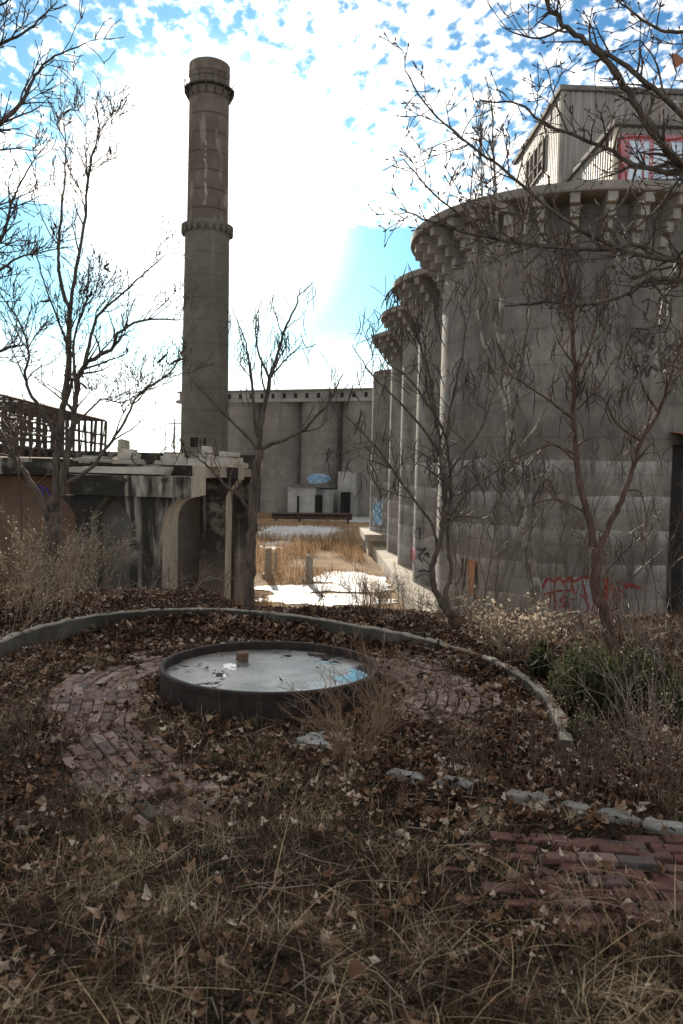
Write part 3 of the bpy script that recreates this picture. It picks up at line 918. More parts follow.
# flat frozen puddle in front of the basin
c = G(322, 738, 0.02)
struct(blob_sheet('frozen_puddle', c, 0.15, 0.13, float(ground_z(c[0], c[1])) + 0.028, simple('dirty_ice', (0.15, 0.152, 0.158), (0.27, 0.275, 0.285), 14, 0.5), 21, 0.5, 60, .05))

# ------------------------------------------------------------------ chimney
CY = 85.0
cb = P(203, 445, CY); ctop = P(212, 60, CY)
CX = (P(204.5, 400, CY)[0] + P(209, 150, CY)[0]) / 2
pxm = CY / FPX


def zat(px, py, Y): return float(P(px, py, Y)[2])


zt, zl = zat(211, 67, CY), zat(206, 229, CY)
zp = zat(211, 93, CY)
chim = thing('smokestack', 'tall tapering concrete smokestack with two ring platforms, standing alone against the bright sky', 'smokestack', (CX, CY, LOW))
c0 = (CX, CY, 0)
mb = MB(); r0, r1 = 23.6 * pxm, 21.6 * pxm
mb.lathe(c0, [(0.01, LOW), (r0 + .05, LOW), (r1, zl), (r1 - .4, zl + .2), (0.01, zl + .2)], 64, closed=False)
autosmooth(mb.build('lower_shaft', M['stack_low'], chim))
mb = MB(); ru0, ru1 = 20.0 * pxm, 19.2 * pxm
prof = [(ru0, zl + .18), (ru1, zp), (ru1 - .02, zt - 1.2), (ru1 + .06, zt - 1.1), (ru1 + .06, zt), (ru1 - .5, zt), (ru1 - .5, zt - 6), (0.01, zt - 6)]
mb.lathe(c0, prof, 64, closed=False)
autosmooth(mb.build('upper_shaft', M['stack_high'], chim))
# lime that has bled down the camera side of the upper shaft
rl = np.random.default_rng(17)
def lime(px0, py0, py1, w_):
    vs = []; k = 26
    for i in range(k + 1):
        py = py0 + (py1 - py0) * i / k; z_ = zat(205, py, CY - ru0)
        for sgn in (-1, 1):
            xx = P(px0 + math.sin(i * .7) * .6 + sgn * w_ / 2 * rl.uniform(.25, 1.15), py, CY - ru0)[0] - CX
            rr_ = (ru0 + (ru1 - ru0) * (z_ - zl) / (zp - zl)) + .03
            vs.append((CX + xx, CY - math.sqrt(max(rr_ ** 2 - xx ** 2, .01)), z_))
    m_ = MB(); m_.add(vs, [(2 * i, 2 * i + 1, 2 * i + 3, 2 * i + 2) for i in range(k) if rl.random() > .22])
    m_.build('lime_streak', M['lime'], chim)
lime(205.5, 140, 207, 3.2); lime(216, 128, 140, 2.0)

mb = MB(); ro = 25.3 * pxm
mb.lathe(c0, [(r1 - .3, zl - .5), (r1 + .1, zl - .4), (ro, zl - .02), (ro, zl + .2), (ro - .35, zl + .22), (ru0 + .02, zl + .5), (ru0 - .2, zl + .5)], 64)
for k in range(22):
    a = k * 2 * PI / 22 + .1
    mb.box(CX + (r1 + .25) * math.cos(a) - .14, CX + (r1 + .25) * math.cos(a) + .14, CY + (r1 + .25) * math.sin(a) - .14, CY + (r1 + .25) * math.sin(a) + .14, zl - .7, zl - .08, a)
mb.build('corbel_ring', M['stack_low'], chim)
mb = MB(); rp = 24.2 * pxm
mb.lathe(c0, [(ru1 - .1, zp), (rp, zp), (rp, zp + .14), (ru1 - .1, zp + .14)], 64)
for k in range(16):
    a = k * 2 * PI / 16
    mb.bar((CX + ru1 * math.cos(a), CY + ru1 * math.sin(a), zp - .9), (CX + rp * .99 * math.cos(a), CY + rp * .99 * math.sin(a), zp + .02), .08)
plat = mb.build('platform', M['rail_steel'], chim)
mb = MB()
for hz in (.6, 1.15):
    pts = [(CX + rp * math.cos(a), CY + rp * math.sin(a), zp + .14 + hz) for a in np.linspace(0, 2 * PI, 49)]
    mb.tube(pts, .03, 4, False)
for k in range(24):
    a = k * 2 * PI / 24
    mb.bar((CX + rp * math.cos(a), CY + rp * math.sin(a), zp + .1), (CX + rp * math.cos(a), CY + rp * math.sin(a), zp + 1.3), .03)
mb.build('railing', M['rail_steel'], plat)
# dark opening near the foot
mb = MB()
w0, w1 = P(190, 437, CY), P(206, 447, CY)
yf = CY - math.sqrt(r0 ** 2 - ((w0[0] + w1[0]) / 2 - CX) ** 2)
zo0, zo1 = zat(198, 447, CY - r0), zat(198, 437.5, CY - r0)
mb.box(P(190.5, 440, CY - r0)[0], P(205.5, 440, CY - r0)[0], yf - .04, yf + .6, zo0, zo1)
fo = mb.build('flue_opening', M['void'], chim)
mb = MB()
for k in range(4):
    xx = P(190.5 + 5 * k, 440, CY - r0)[0]
    mb.box(xx - .05, xx + .05, yf - .09, yf - .03, zo0, zo1)
mb.box(P(190, 440, CY - r0)[0], P(206, 440, CY - r0)[0], yf - .1, yf - .02, (zo0 + zo1) / 2 - .05, (zo0 + zo1) / 2 + .05)
mb.build('grating', M['rail_steel'], fo)

# ------------------------------------------------------------------ silos
SH = 12.2                      # rim height
PZ = -4.1                      # plinth top


def corbel_mesh(Rs, k=1.0):
    mb_ = MB()
    st = [(0.30, 0.42), (0.62, 0.40), (0.95, 0.38), (1.32, 0.36)]
    z = SH - 0.32 - sum(s[1] for s in st)
    for i, (o, h) in enumerate(st):
        w = 0.135 + 0.012 * i
        mb_.box(Rs - 0.15, Rs + o * k, -w, w, z + (0.006 if i else 0), z + h, 0, 0.012)
        z += h
    me = bpy.data.meshes.new('corbel'); me.from_pydata([tuple(p) for p in mb_.v], [], mb_.f); me.update()
    me.materials.append(M['corbel'])
    return me


def make_silo(cx, cy, Rs, ncorb, label, over=1.5, top=SH, zoff=0.0, ring=True, seg=128):
    t = thing('concrete_silo', label, 'silo', (cx, cy, PZ), 'row of concrete silos')
    mb_ = MB()
    mb_.lathe((cx, cy, 0), [(0.01, PZ - 1), (Rs, PZ - 1), (Rs, top - .25 if ring else top), (Rs - .3, top - .25 if ring else top), (.01, top - .3)], seg, closed=False)
    autosmooth(mb_.build('shaft', M['silo'], t), 30)
    if ring:
        mb_ = MB(); Rr = Rs + over
        mb_.lathe((cx, cy, zoff), [(Rs - .4, SH - .34), (Rr - .04, SH - .34), (Rr, SH - .30), (Rr, SH - .03), (Rr - .05, SH), (Rs - .4, SH)], seg)
        autosmooth(mb_.build('cap_ring', M['ring'], t), 30)
        me = corbel_mesh(Rs)
        for k in range(ncorb):
            a = PI * 0.40 + k * (2 * PI / ncorb)
            a = math.atan2(math.sin(a), math.cos(a))
            if -PI * 0.42 < a < PI * 0.42 : continue        # the far right side is never seen
            c = link('corbel', me, None, t)
            c.location = (0, 0, -PZ); c.rotation_euler = (0, 0, a)
    return t


S1 = (11.0, 35.2, 5.7)
silo1 = make_silo(*S1, 34, 'biggest and nearest concrete silo, its broad grey wall tagged in red low down')
sl = ['second concrete silo from the camera, black and pink graffiti at its foot', 'third concrete silo of the receding row, just left of the graffitied one', 'fourth concrete silo, the farthest one with a flared corbelled rim']
proto = make_silo(9.5, 44.0, 4.2, 26, sl[0], zoff=0.006)
for i, yy in enumerate((52.5, 61.2)):
    r = proto.copy(); COL.objects.link(r); r.location = (9.5 + 0.02 * i, yy, PZ + 0.006 * (i + 1)); r['label'] = sl[i + 1]
    for ch in list(proto.children):
        c = ch.copy(); COL.objects.link(c); c.parent = r
sx = P(372, 440, 70)[0]
short = make_silo(sx + 3.5, 70.5, 3.5, 0, 'plain rimless silo at the far end of the row, blue graffiti at its foot', top=zat(378, 369, 68), ring=False)

# plinth under the silos
mb = MB()
mb.box(4.55, 20, 30.0, 66, LOW - 1, PZ, 0, 0)
plin = tag(mb.build('silo_plinth', M['plinth'], base=(4.55, 30, LOW)), 'long concrete plinth under the silo row with pale worn edge', 'plinth')
mb = MB()
lx0 = P(364, 540, 66)[0]; zt_ = zat(375, 534, 66)
mb.box(lx0, 9, 65.2, 75, zt_ - .55, zt_)
mb.box(lx0 + .35, 9, 65.6, 75, LOW - .3, zt_ - .55)
tag(mb.build('loading_dock', M['plinth'], base=(lx0, 66, LOW)), 'concrete loading dock block below the rimless far silo', 'dock')


# ------------------------------------------------------------------ graffiti (ribbons that lie on the wall)
def on_cyl(px, py, c, off=0.015):
    d = ray(px, py); ox, oy = EYE[0] - c[0], EYE[1] - c[1]; Rr = c[2] + off
    A = d[0] ** 2 + d[1] ** 2; B = 2 * (ox * d[0] + oy * d[1]); C_ = ox * ox + oy * oy - Rr * Rr
    disc = B * B - 4 * A * C_
    if disc < 0: disc = 0
    t = (-B - math.sqrt(disc)) / (2 * A)
    return EYE + d * t


def ribbon(mb_, stroke, wpx, c, sub=5, plane=None, off=0.015):
    pp = catmull([(a, b, 0) for a, b in stroke], sub)[:, :2]
    t = np.gradient(pp, axis=0); t /= np.linalg.norm(t, axis=1)[:, None] + 1e-9
    nn = np.stack([-t[:, 1], t[:, 0]], -1)
    vs = []
    k = len(pp)
    for i in range(k):
        w = wpx / 2 * (0.85 + 0.3 * random.random())
        for s in (1, -1):
            q_ = pp[i] + nn[i] * w * s
            vs.append(on_cyl(q_[0], q_[1], c, off) if plane is None else P(q_[0], q_[1], plane))
    mb_.add(vs, [(2 * i, 2 * i + 1, 2 * i + 3, 2 * i + 2) for i in range(k - 1)])


def patch(mb_, poly, c, off=0.011, plane=None):
    cx_ = sum(p[0] for p in poly) / len(poly); cy_ = sum(p[1] for p in poly) / len(poly)
    pp = catmull([(a, b, 0) for a, b in poly + [poly[0]]], 5)[:-1, :2]
    rings = [1.0, .66, .33]
    f_ = (lambda q: on_cyl(q[0], q[1], c, off)) if plane is None else (lambda q: P(q[0], q[1], plane))
    vs = [f_((cx_, cy_))]; n_ = len(pp)
    for rg in rings:
        for q_ in pp: vs.append(f_((cx_ + (q_[0] - cx_) * rg, cy_ + (q_[1] - cy_) * rg)))
    fs = []
    for i in range(n_):
        j = (i + 1) % n_
        fs += [(1 + i, 1 + j, 1 + n_ + j, 1 + n_ + i), (1 + n_ + i, 1 + n_ + j, 1 + 2 * n_ + j, 1 + 2 * n_ + i), (1 + 2 * n_ + i, 1 + 2 * n_ + j, 0)]
    mb_.add(vs, fs)


def z6(p): return [(520 + a / 6.83, 550 + b / 6.83) for a, b in p]
def z2(p): return [(583 + a / 6.83, 520 + b / 6.83) for a, b in p]


mb = MB(); patch(mb, z6([(150, 200), (300, 190), (480, 195), (500, 330), (500, 480), (420, 500), (260, 480), (170, 420), (130, 320)]), S1)
mb.build('painted_backing', simple('thin_grey_wash', (0.20, 0.195, 0.195), (0.33, 0.33, 0.34), 1.1, .9), silo1)
mb = MB()
for st, w in [([(135, 305), (180, 205), (215, 205), (240, 215), (265, 190), (300, 218), (345, 188), (362, 215), (400, 200), (435, 185), (490, 188)], 3.0),
              ([(240, 215), (232, 260), (225, 300)], 1.8), ([(345, 205), (358, 250), (372, 305)], 1.8), ([(425, 205), (440, 270), (458, 335)], 1.8), ([(290, 215), (298, 245)], 1.6),
              ([(155, 308), (240, 282), (355, 276)], 1.8), ([(207, 300), (200, 350), (193, 405)], 2.0), ([(236, 295), (238, 370), (240, 440)], 2.0),
              ([(325, 318), (275, 338), (300, 362), (298, 388), (262, 385)], 1.6), ([(300, 285), (303, 335)], 1.6), ([(322, 335), (332, 400), (312, 475)], 1.6), ([(330, 340), (375, 335)], 1.6),
              ([(410, 300), (440, 330), (470, 390), (440, 432)], 1.6), ([(365, 390), (345, 430), (380, 480)], 1.5), ([(592, 195), (590, 270), (590, 345)], 4.0), ([(565, 205), (612, 200)], 2), ([(480, 190), (530, 230), (560, 200)], 2.2), ([(500, 230), (510, 330), (490, 420)], 1.6), ([(620, 330), (600, 400), (640, 420)], 1.6), ([(150, 350), (165, 400), (150, 440)], 1.6)]:
    ribbon(mb, z6(st), w, S1, off=.02)
for st, w in [([(275, 430), (300, 465), (310, 430), (335, 465), (345, 432), (370, 468), (395, 450)], 1.4), ([(280, 465), (330, 440), (400, 462)], 1.2),
              ([(205, 480), (250, 470), (268, 510), (240, 545), (215, 520), (250, 500)], 1.6), ([(200, 440), (195, 520), (215, 545)], 1.5), ([(225, 430), (255, 425)], 1.2)]:
    ribbon(mb, z2(st), w, S1, off=.02)
mb.build('red_graffiti', M['paint_red'], silo1)
mb = MB()


def z4(p): return [(550 + a / 4.26, 150 + b / 4.26) for a, b in p]


for st, w in [([(340, 800), (375, 770), (390, 820), (420, 780), (445, 830)], 1.8), ([(360, 830), (400, 790), (415, 850), (445, 790)], 1.6), ([(345, 780), (380, 800), (440, 850)], 1.4), ([(355, 760), (420, 765)], 1.4),
              ([(390, 650), (420, 640), (410, 700), (395, 690)], 1.0), ([(400, 700), (425, 740)], 1.0),
              ([(385, 920), (355, 925), (375, 950), (360, 975)], 2.0), ([(395, 885), (415, 875), (418, 900), (398, 900)], 1.8), ([(385, 965), (400, 920), (415, 965), (430, 925), (460, 940)], 1.8)]:
    ribbon(mb, z4(st), w * 1.35, S1, off=.018)
mb.build('black_graffiti', M['paint_black'], silo1)
mb = MB(); patch(mb, [(467, 561), (473, 559), (478, 562), (477, 580), (474, 596), (469, 590)], S1)
mb.build('orange_paint_patch', M['paint_orange'], silo1)
mb = MB()
for st in ([(463, 558), (461, 575), (456, 586)], [(467, 556), (465, 572), (463, 590)], [(476, 562), (475, 580), (474, 605)], [(477, 566), (476, 590), (473, 604)]):
    ribbon(mb, st, 1.2, S1, off=.022)
mb.build('tar_runs', M['paint_black'], silo1)


def z5(p): return [(400 + a / 8.53, 520 + b / 8.53) for a, b in p]


S2 = (9.5, 44.0, 4.2)
mb = MB(); patch(mb, z5([(85, 245), (130, 240), (140, 290), (125, 345), (85, 335)]), S2); mb.build('pink_graffiti', M['paint_pink'], proto)
mb = MB()
for st, w in [([(125, 130), (125, 90), (165, 60)], .8), ([(168, 68), (166, 110), (168, 155)], 1.8), ([(125, 140), (160, 160), (240, 140)], .8), ([(140, 242), (185, 255), (222, 238)], 2.4), ([(222, 240), (185, 280), (160, 310), (190, 355)], 2.0),
              ([(205, 300), (235, 285), (240, 320)], 2.2), ([(190, 320), (250, 385)], 1.0), ([(158, 440), (200, 432), (255, 445)], 2.4), ([(125, 490), (150, 485), (200, 460), (255, 480)], .9), ([(135, 480), (140, 500)], 1.8)]:
    ribbon(mb, z5(st), w, S2, off=.02)
mb.build('black_graffiti', M['paint_black'], proto)
S5 = (sx + 3.5, 70.5, 3.5)
mb = MB(); patch(mb, [(373.5, 503), (376, 499.5), (379, 502), (382, 500), (383, 508), (381.5, 514), (383, 520), (380, 526), (376, 523), (373, 526), (373.5, 517), (372.5, 510)], S5); mb.build('blue_graffiti', M['paint_pale'], short)
mb = MB()
for st, w in [([(374, 504), (379, 508), (375, 513), (381, 517), (376, 523)], 1.0), ([(381, 503), (378, 511), (382, 521)], .8), ([(373, 516), (378, 520)], .7)]:
    ribbon(mb, st, w, S5, off=.02)
mb.build('graffiti_outline', M['paint_blue'], short)
mb = MB()
for st in ([(376, 501), (374, 508), (377, 512)], [(379, 507), (382, 510), (379, 515), (382, 519)], [(374, 519), (376, 524)]): ribbon(mb, st, .8, S5, off=.024)
mb.build('black_graffiti', M['paint_black'], short)
# dark doorway with rust-red canopy on the right side of the big silo
door_c = on_cyl(676, 500, S1, 0)
a = math.atan2(door_c[1] - S1[1], door_c[0] - S1[0])
mb = MB()
d0 = [on_cyl(px, py, S1, .03) for px, py in ((653, 520), (653, 446), (668, 441), (682, 440), (694, 440), (694, 520))]
mb = MB()
zt1 = zat(670, 446, 31); zb1 = zat(670, 560, 31)
for s in range(10):
    a0_, a1_ = a + (-.055 + .02 * s), a + (-.055 + .02 * (s + 1))
    mb.add([(S1[0] + (S1[2] + .03) * math.cos(t_), S1[1] + (S1[2] + .03) * math.sin(t_), z_) for t_, z_ in ((a0_, PZ), (a1_, PZ), (a1_, zt1), (a0_, zt1))], [(0, 1, 2, 3)])
mb.build('doorway', M['void'], silo1)  # flat dark sheet on the wall, painted as the opening's shade
mb = MB()
prof_ = [(S1[2] - .1, zt1 + .05), (S1[2] + .9, zt1 - .02), (S1[2] + .9, zt1 + .32), (S1[2] - .1, zt1 + .5)]
mb.lathe((S1[0], S1[1], 0), prof_, 14, a - .085, a + .35)
mb.build('canopy', M['orange'], silo1)

# ------------------------------------------------------------------ headhouse on the silos
def corrug_wall(mb_, p0, p1, z0, z1, pitch=0.30, depth=0.05, holes=()):
    """ribbed sheet from p0 to p1 (plan points), outward normal on the right-hand side of p0->p1"""
    p0 = np.array(p0, float); p1 = np.array(p1, float); L_ = np.linalg.norm(p1 - p0); u = (p1 - p0) / L_; nn = np.array([u[1], -u[0]])
    s_ = [0]; o_ = [0]
    x_ = 0
    while x_ < L_ - pitch:
        for dx, dd in ((.35, 0), (.5, 1), (.85, 1), (1.0, 0)):
            s_.append(x_ + dx * pitch); o_.append(dd * depth)
        x_ += pitch
    s_.append(L_); o_.append(0)
    vs = []
    for a_, b_ in zip(s_, o_):
        q_ = p0 + u * a_ + nn * b_
        vs += [(q_[0], q_[1], z0), (q_[0], q_[1], z1)]
    mb_.add(vs, [(2 * i, 2 * i + 2, 2 * i + 3, 2 * i + 1) for i in range(len(s_) - 1)])


HX, HY0 = P(562.5, 92, 39)[0], 39.0
HZ = zat(562.5, 91, 39.0)
head = thing('headhouse', 'corrugated metal headhouse on top of the biggest silo, with a flat dark roof edge', 'headhouse', (HX + 4, 43, SH))
mb = MB()
HXE, HYE = HX + 11, 48.0
corrug_wall(mb, (HX, HYE), (HX, HY0), SH, HZ)
corrug_wall(mb, (HX, HY0), (HXE, HY0), SH, HZ)
corrug_wall(mb, (HXE, HY0), (HXE, HYE), SH, HZ)
corrug_wall(mb, (HXE, HYE), (HX, HYE), SH, HZ)
mb.build('wall', M['corrug'], head)
mb = MB(); mb.box(HX - .18, HXE + .18, HY0 - .2, HYE + .2, HZ - .02, HZ + .22)
mb.build('roof', M['roof_tar'], head)
mb = MB(); mb.box(HX - .08, HX + .1, HY0 - .08, HY0 + .1, SH, HZ - .03)
mb.build('corner_trim', M['corbel'], head)
# broken window in the left wall
y0w = 800 * HX / (P(531, 160, 800)[0] * 1.0) if False else None


def left_wall_y(px):
    d = ray(px, 160); return d[1] * HX / d[0]


wy0, wy1 = left_wall_y(545), left_wall_y(529)
zw1, zw0 = zat(537, 151, (wy0 + wy1) / 2), zat(537, 182, (wy0 + wy1) / 2)
mb = MB(); mb.box(HX - .1, HX + .02, wy0, wy1, zw0, zw1)
w = mb.build('window', M['void'], head)
mb = MB()
for yy in np.linspace(wy0, wy1, 5): mb.box(HX - .16, HX - .09, yy - .05, yy + .05, zw0 - .1, zw1 + .1)
for zz in (zw0, (zw0 * .6 + zw1 * .4), zw1): mb.box(HX - .15, HX - .092, wy0, wy1, zz - .05, zz + .05)
mb.box(HX - .14, HX - .095, wy0 + .2, wy0 + .9, zw0 + .6, zw0 + 1.4, 0, .04)
mb.build('frame', M['wood_dead'], w)
# lower annex in front
AY0 = 32.5
AX = P(615, 160, AY0)[0]; AZ = zat(615, 127, AY0)
ann = thing('roof_annex', 'low corrugated annex in front of the headhouse, its window framed in red paint', 'annex', (AX + 3, 35, SH))
mb = MB(); AXE = AX + 8
corrug_wall(mb, (AX, 38.95), (AX, AY0), SH - .05, AZ)
corrug_wall(mb, (AX, AY0), (AXE, AY0), SH - .05, AZ)
corrug_wall(mb, (AXE, AY0), (AXE, 38.95), SH - .05, AZ)
mb.build('wall', M['corrug'], ann)
mb = MB(); mb.box(AX - .2, AXE + .2, AY0 - .35, 38.9, AZ - .02, AZ + .18)
mb.build('roof', M['roof_tar'], ann)
mb = MB(); mb.box(AX - .07, AX + .1, AY0 - .08, AY0 + .1, SH - .05, AZ - .03)
mb.build('corner_trim', M['plinth'], ann)
wa, wb = P(626, 195, AY0)[0], P(695, 195, AY0)[0]; zw0, zw1 = zat(650, 193, AY0), zat(650, 142, AY0)
mb = MB(); mb.box(wa, wb, AY0 - .085, AY0 - .06, zw0, zw1)
win = mb.build('window', M['glass'], ann)
mb = MB()
mb.box(wa - .34, wa, AY0 - .12, AY0 - .055, zw0 - .25, zw1 + .25)
mb.box(wa - .002, wb, AY0 - .115, AY0 - .056, zw1, zw1 + .25); mb.box(wa - .002, wb, AY0 - .115, AY0 - .056, zw0 - .25, zw0)
mb.box(wa + .85, wa + 1.02, AY0 - .118, AY0 - .05, zw0, zw1)
mb.build('painted_frame', M['paint_pink'], win)
mb = MB()
for zz in np.linspace(zw0, zw1, 5)[1:-1]: mb.box(wa + 1.0, wb, AY0 - .112, AY0 - .052, zz - .03, zz + .03)
for xx in np.linspace(wa + 1.0, wb, 4)[1:]: mb.box(xx - .03, xx + .03, AY0 - .11, AY0 - .053, zw0, zw1)
mb.build('sash_bars', M['steel_dark'], win)
mb = MB(); pl = AY0 - .13
for st, w_ in [([(618, 138), (621, 160), (619, 190)], 2.0), ([(618, 139), (640, 137), (665, 140), (683, 138)], 2.2), ([(628, 141), (632, 150), (629, 158)], 1.2), ([(640, 139), (644, 149)], 1.2), ([(668, 140), (671, 151)], 1.4), ([(622, 188), (632, 190), (650, 192), (683, 191)], 2.0), ([(645, 150), (643, 175), (646, 190)], 1.6), ([(622, 165), (626, 175), (624, 184)], 1.6)]:
    ribbon(mb, st, w_, None, plane=pl)
mb.build('red_graffiti', M['paint_red'], ann)
# a straight downpipe/brace that slants under the annex roof edge
# ------------------------------------------------------------------ far silo block
FA = math.atan2(-0.40, 1.0)
fl, fr_ = P(222, 500, 140), P(392, 500, 128)
u = (fr_ - fl); u[2] = 0; FL = np.linalg.norm(u); u /= FL; fn = np.array([u[1], -u[0], 0])      # fn points to the camera
ztop = zat(300, 392, 134); zled = zat(300, 402.5, 134)
far = thing('far_silo_block', 'distant bank of joined grey silos with a windowed gallery on top, closing the yard', 'silo block', tuple(((fl + fr_) / 2)[:2]) + (LOW,))
DX = 43.3 / FPX * 134 * 1.02
first = P(301, 450, 134.5)
s0 = float(np.dot(first - fl, u))
rad = DX * 0.535
cs = [s0 + DX * (k + .5) for k in range(-3, 5)]
half = DX / 2 * 0.985
for k, s_ in enumerate(cs):
    c = fl + u * s_ - fn * math.sqrt(max(0, rad ** 2 - half ** 2)) * 1.0
    mb = MB()
    mb.lathe((c[0], c[1], 0), [(rad, LOW - 1), (rad, zled)], 48, closed=False)
    o = mb.build('bin', M['farsilo'], far, smooth=True)


def obox(mb_, s0_, s1_, d0, d1, z0, z1):
    """box along the far block: s along it, d towards the camera"""
    q_ = [fl + u * s_ + fn * d_ for s_, d_ in ((s0_, d0), (s1_, d0), (s1_, d1), (s0_, d1))]
    vs = [(p[0], p[1], z_) for z_ in (z0, z1) for p in q_]
    mb_.add(vs, [(0, 1, 2, 3), (4, 7, 6, 5), (0, 4, 5, 1), (1, 5, 6, 2), (2, 6, 7, 3), (3, 7, 4, 0)])


face = rad - math.sqrt(max(0, rad ** 2 - half ** 2))
mb = MB(); obox(mb, cs[0] - 4, cs[-1] + 4, -9, face - .5, zled + .45, ztop); mb.build('gallery', M['gallery'], far)
mb = MB(); obox(mb, cs[0] - 4.2, cs[-1] + 4.2, -9.4, face + .25, zled - .1, zled + .45); mb.build('ledge', M['gallery'], far)
mb = MB(); obox(mb, cs[0] - 4.3, cs[-1] + 4.3, -9.2, face - .2, ztop, ztop + .28); mb.build('roof', M['roof_tar'], far)
for k in range(26):
    s_ = cs[0] - 2.5 + k * 2.05
    if s_ > cs[-1] + 3.5: break
    mb = MB(); obox(mb, s_, s_ + .55, face - .7, face - .46, ztop - 1.15, ztop - .35); mb.build('window', M['void'], far)
# whitewashed annex at the foot
def fs(px): return float(np.dot(P(px, 500, 131) - fl, u))
mb = MB(); obox(mb, fs(296), fs(328), face, face + 4, LOW, zat(310, 487, 131)); ax = mb.build('foot_annex', M['white_wall'], far)
mb = MB(); obox(mb, fs(328) + .03, fs(345), face, face + 3, LOW, zat(335, 489, 131)); mb.build('foot_annex', M['white_wall'], far)
mb = MB(); obox(mb, fs(345) + .05, fs(366), face - .5, face + 1.2, LOW, zat(355, 472, 131)); mb.build('foot_annex', M['white_wall'], far)
mb = MB(); obox(mb, fs(299), fs(344), face - .3, face + 4.3, zat(310, 487, 131) + .02, zat(310, 484.5, 131)); mb.build('annex_roof', M['roof_tar'], far)
for a_, b_, t_ in ((307, 309.5, 496), (327.5, 333, 495), (356, 360, 492)):
    mb = MB(); obox(mb, fs(a_), fs(b_), face + 1, face + 4.06, LOW, zat(a_, t_, 128)); mb.build('door', M['void'], far)
mb = MB(); obox(mb, fs(342.5), fs(345), face + .2, face + .9, LOW + 1.5, zled - .5); mb.build('downpipe', M['steel_dark'], far)
kk = int(np.argmin([abs(s_ - fs(318)) for s_ in cs])); cc = fl + u * cs[kk] - fn * math.sqrt(max(0, rad ** 2 - half ** 2))
CF = (cc[0], cc[1], rad)
mb = MB(); patch(mb, [(307, 478), (312, 474), (320, 473.5), (329, 476), (331, 480), (322, 483), (311, 483)], CF, .06); mb.build('blue_graffiti', M['paint_pale'], far)
mb = MB()
for st, w_ in [([(309, 480), (313, 475.5), (316, 480), (320, 475.5), (323, 481), (328, 477)], .9)]: ribbon(mb, st, w_, CF, off=.11)
ribbon(mb, [(308, 477), (315, 482), (321, 477), (330, 481)], .8, CF, off=.12)
mb.build('graffiti_outline', M['paint_blue'], far)

# rusted beam and concrete posts in the yard
p0, p1 = P(272, 513, 112), P(352, 514, 108)
mb = MB()
for dz in (0, -.5): mb.bar(p0 + [0, 0, dz - .1], p1 + [0, 0, dz - .1], .22)
mb.bar(p0 + [0, .2, -.35], p1 + [0, .2, -.35], .13)
for t_ in (.05, .35, .7, .95):
    q_ = p0 + (p1 - p0) * t_; mb.bar((q_[0], q_[1], LOW - .2), (q_[0], q_[1], q_[2]), .2)
tag(mb.build('steel_pipe_rack', M['steel_dark'], base=(p0[0], p0[1], LOW)), 'long low rusted steel pipe rack in front of the far silos', 'pipe rack')
for (px, y0_, y1_, wpx, lab) in [(308, 555, 584, 9, 'stubby tan concrete post in the open among the reeds'), (268, 548, 578, 9, 'concrete post half hidden in reeds beside the trestle'), (275.5, 552, 572, 5, 'thin leaning post between the trestle and the stubby post')]:
    b_ = G(px, y1_, LOW); Y = b_[1]; w_ = wpx / FPX * Y / 2; h_ = zat(px, y0_, Y)
    t = thing('concrete_post', lab, 'post', (b_[0], b_[1], LOW), 'posts in the yard')
    mb = MB(); mb.box(b_[0] - w_ * .72, b_[0] + w_ * .72, Y - w_ * .7, Y + w_ * .7, LOW - .1, h_ - .1, .2, .05); mb.box(b_[0] - w_ * .5, b_[0] + w_ * .45, Y - w_ * .5, Y + w_ * .45, h_ - .12, h_, .35, .05)
    mb.build('shaft', M['plinth'], t)
    mb = MB(); mb.box(b_[0] - w_ * 1.2, b_[0] + w_ * 1.2, Y - w_ * 1.1, Y + w_ * 1.1, LOW - .1, LOW + .3, .1, .06)
    mb.build('footing', M['plinth'], t)

# ------------------------------------------------------------------ ruined trestle on the left
def X17(px, Y): return float(P(px, 500, Y)[0])


def haunch(x0, x1, xl, xr, zb, zh, zt_):
    """pier that flares into the beam above, left to xl and right to xr"""
    pts = [(x0, zb), (x1, zb), (x1, zh)]
    if xr - x1 < .4: pts = pts[:2] + [(x1, zt_ - (xr - x1) * 1.5), (x1 + (xr - x1) * .15, zt_ - (xr - x1) * 1.1), (xr, zt_)]
    else:
      for t_ in np.linspace(0, PI / 2, 7)[1:]: pts.append((x1 + (xr - x1) * (1 - math.cos(t_)), zh + (zt_ - zh) * math.sin(t_)))
    pts += [(xl, zt_), (x0 - (x0 - xl) * .15, zt_ - (x0 - xl) * 1.1), (x0, zt_ - (x0 - xl) * 1.5)]
    return pts


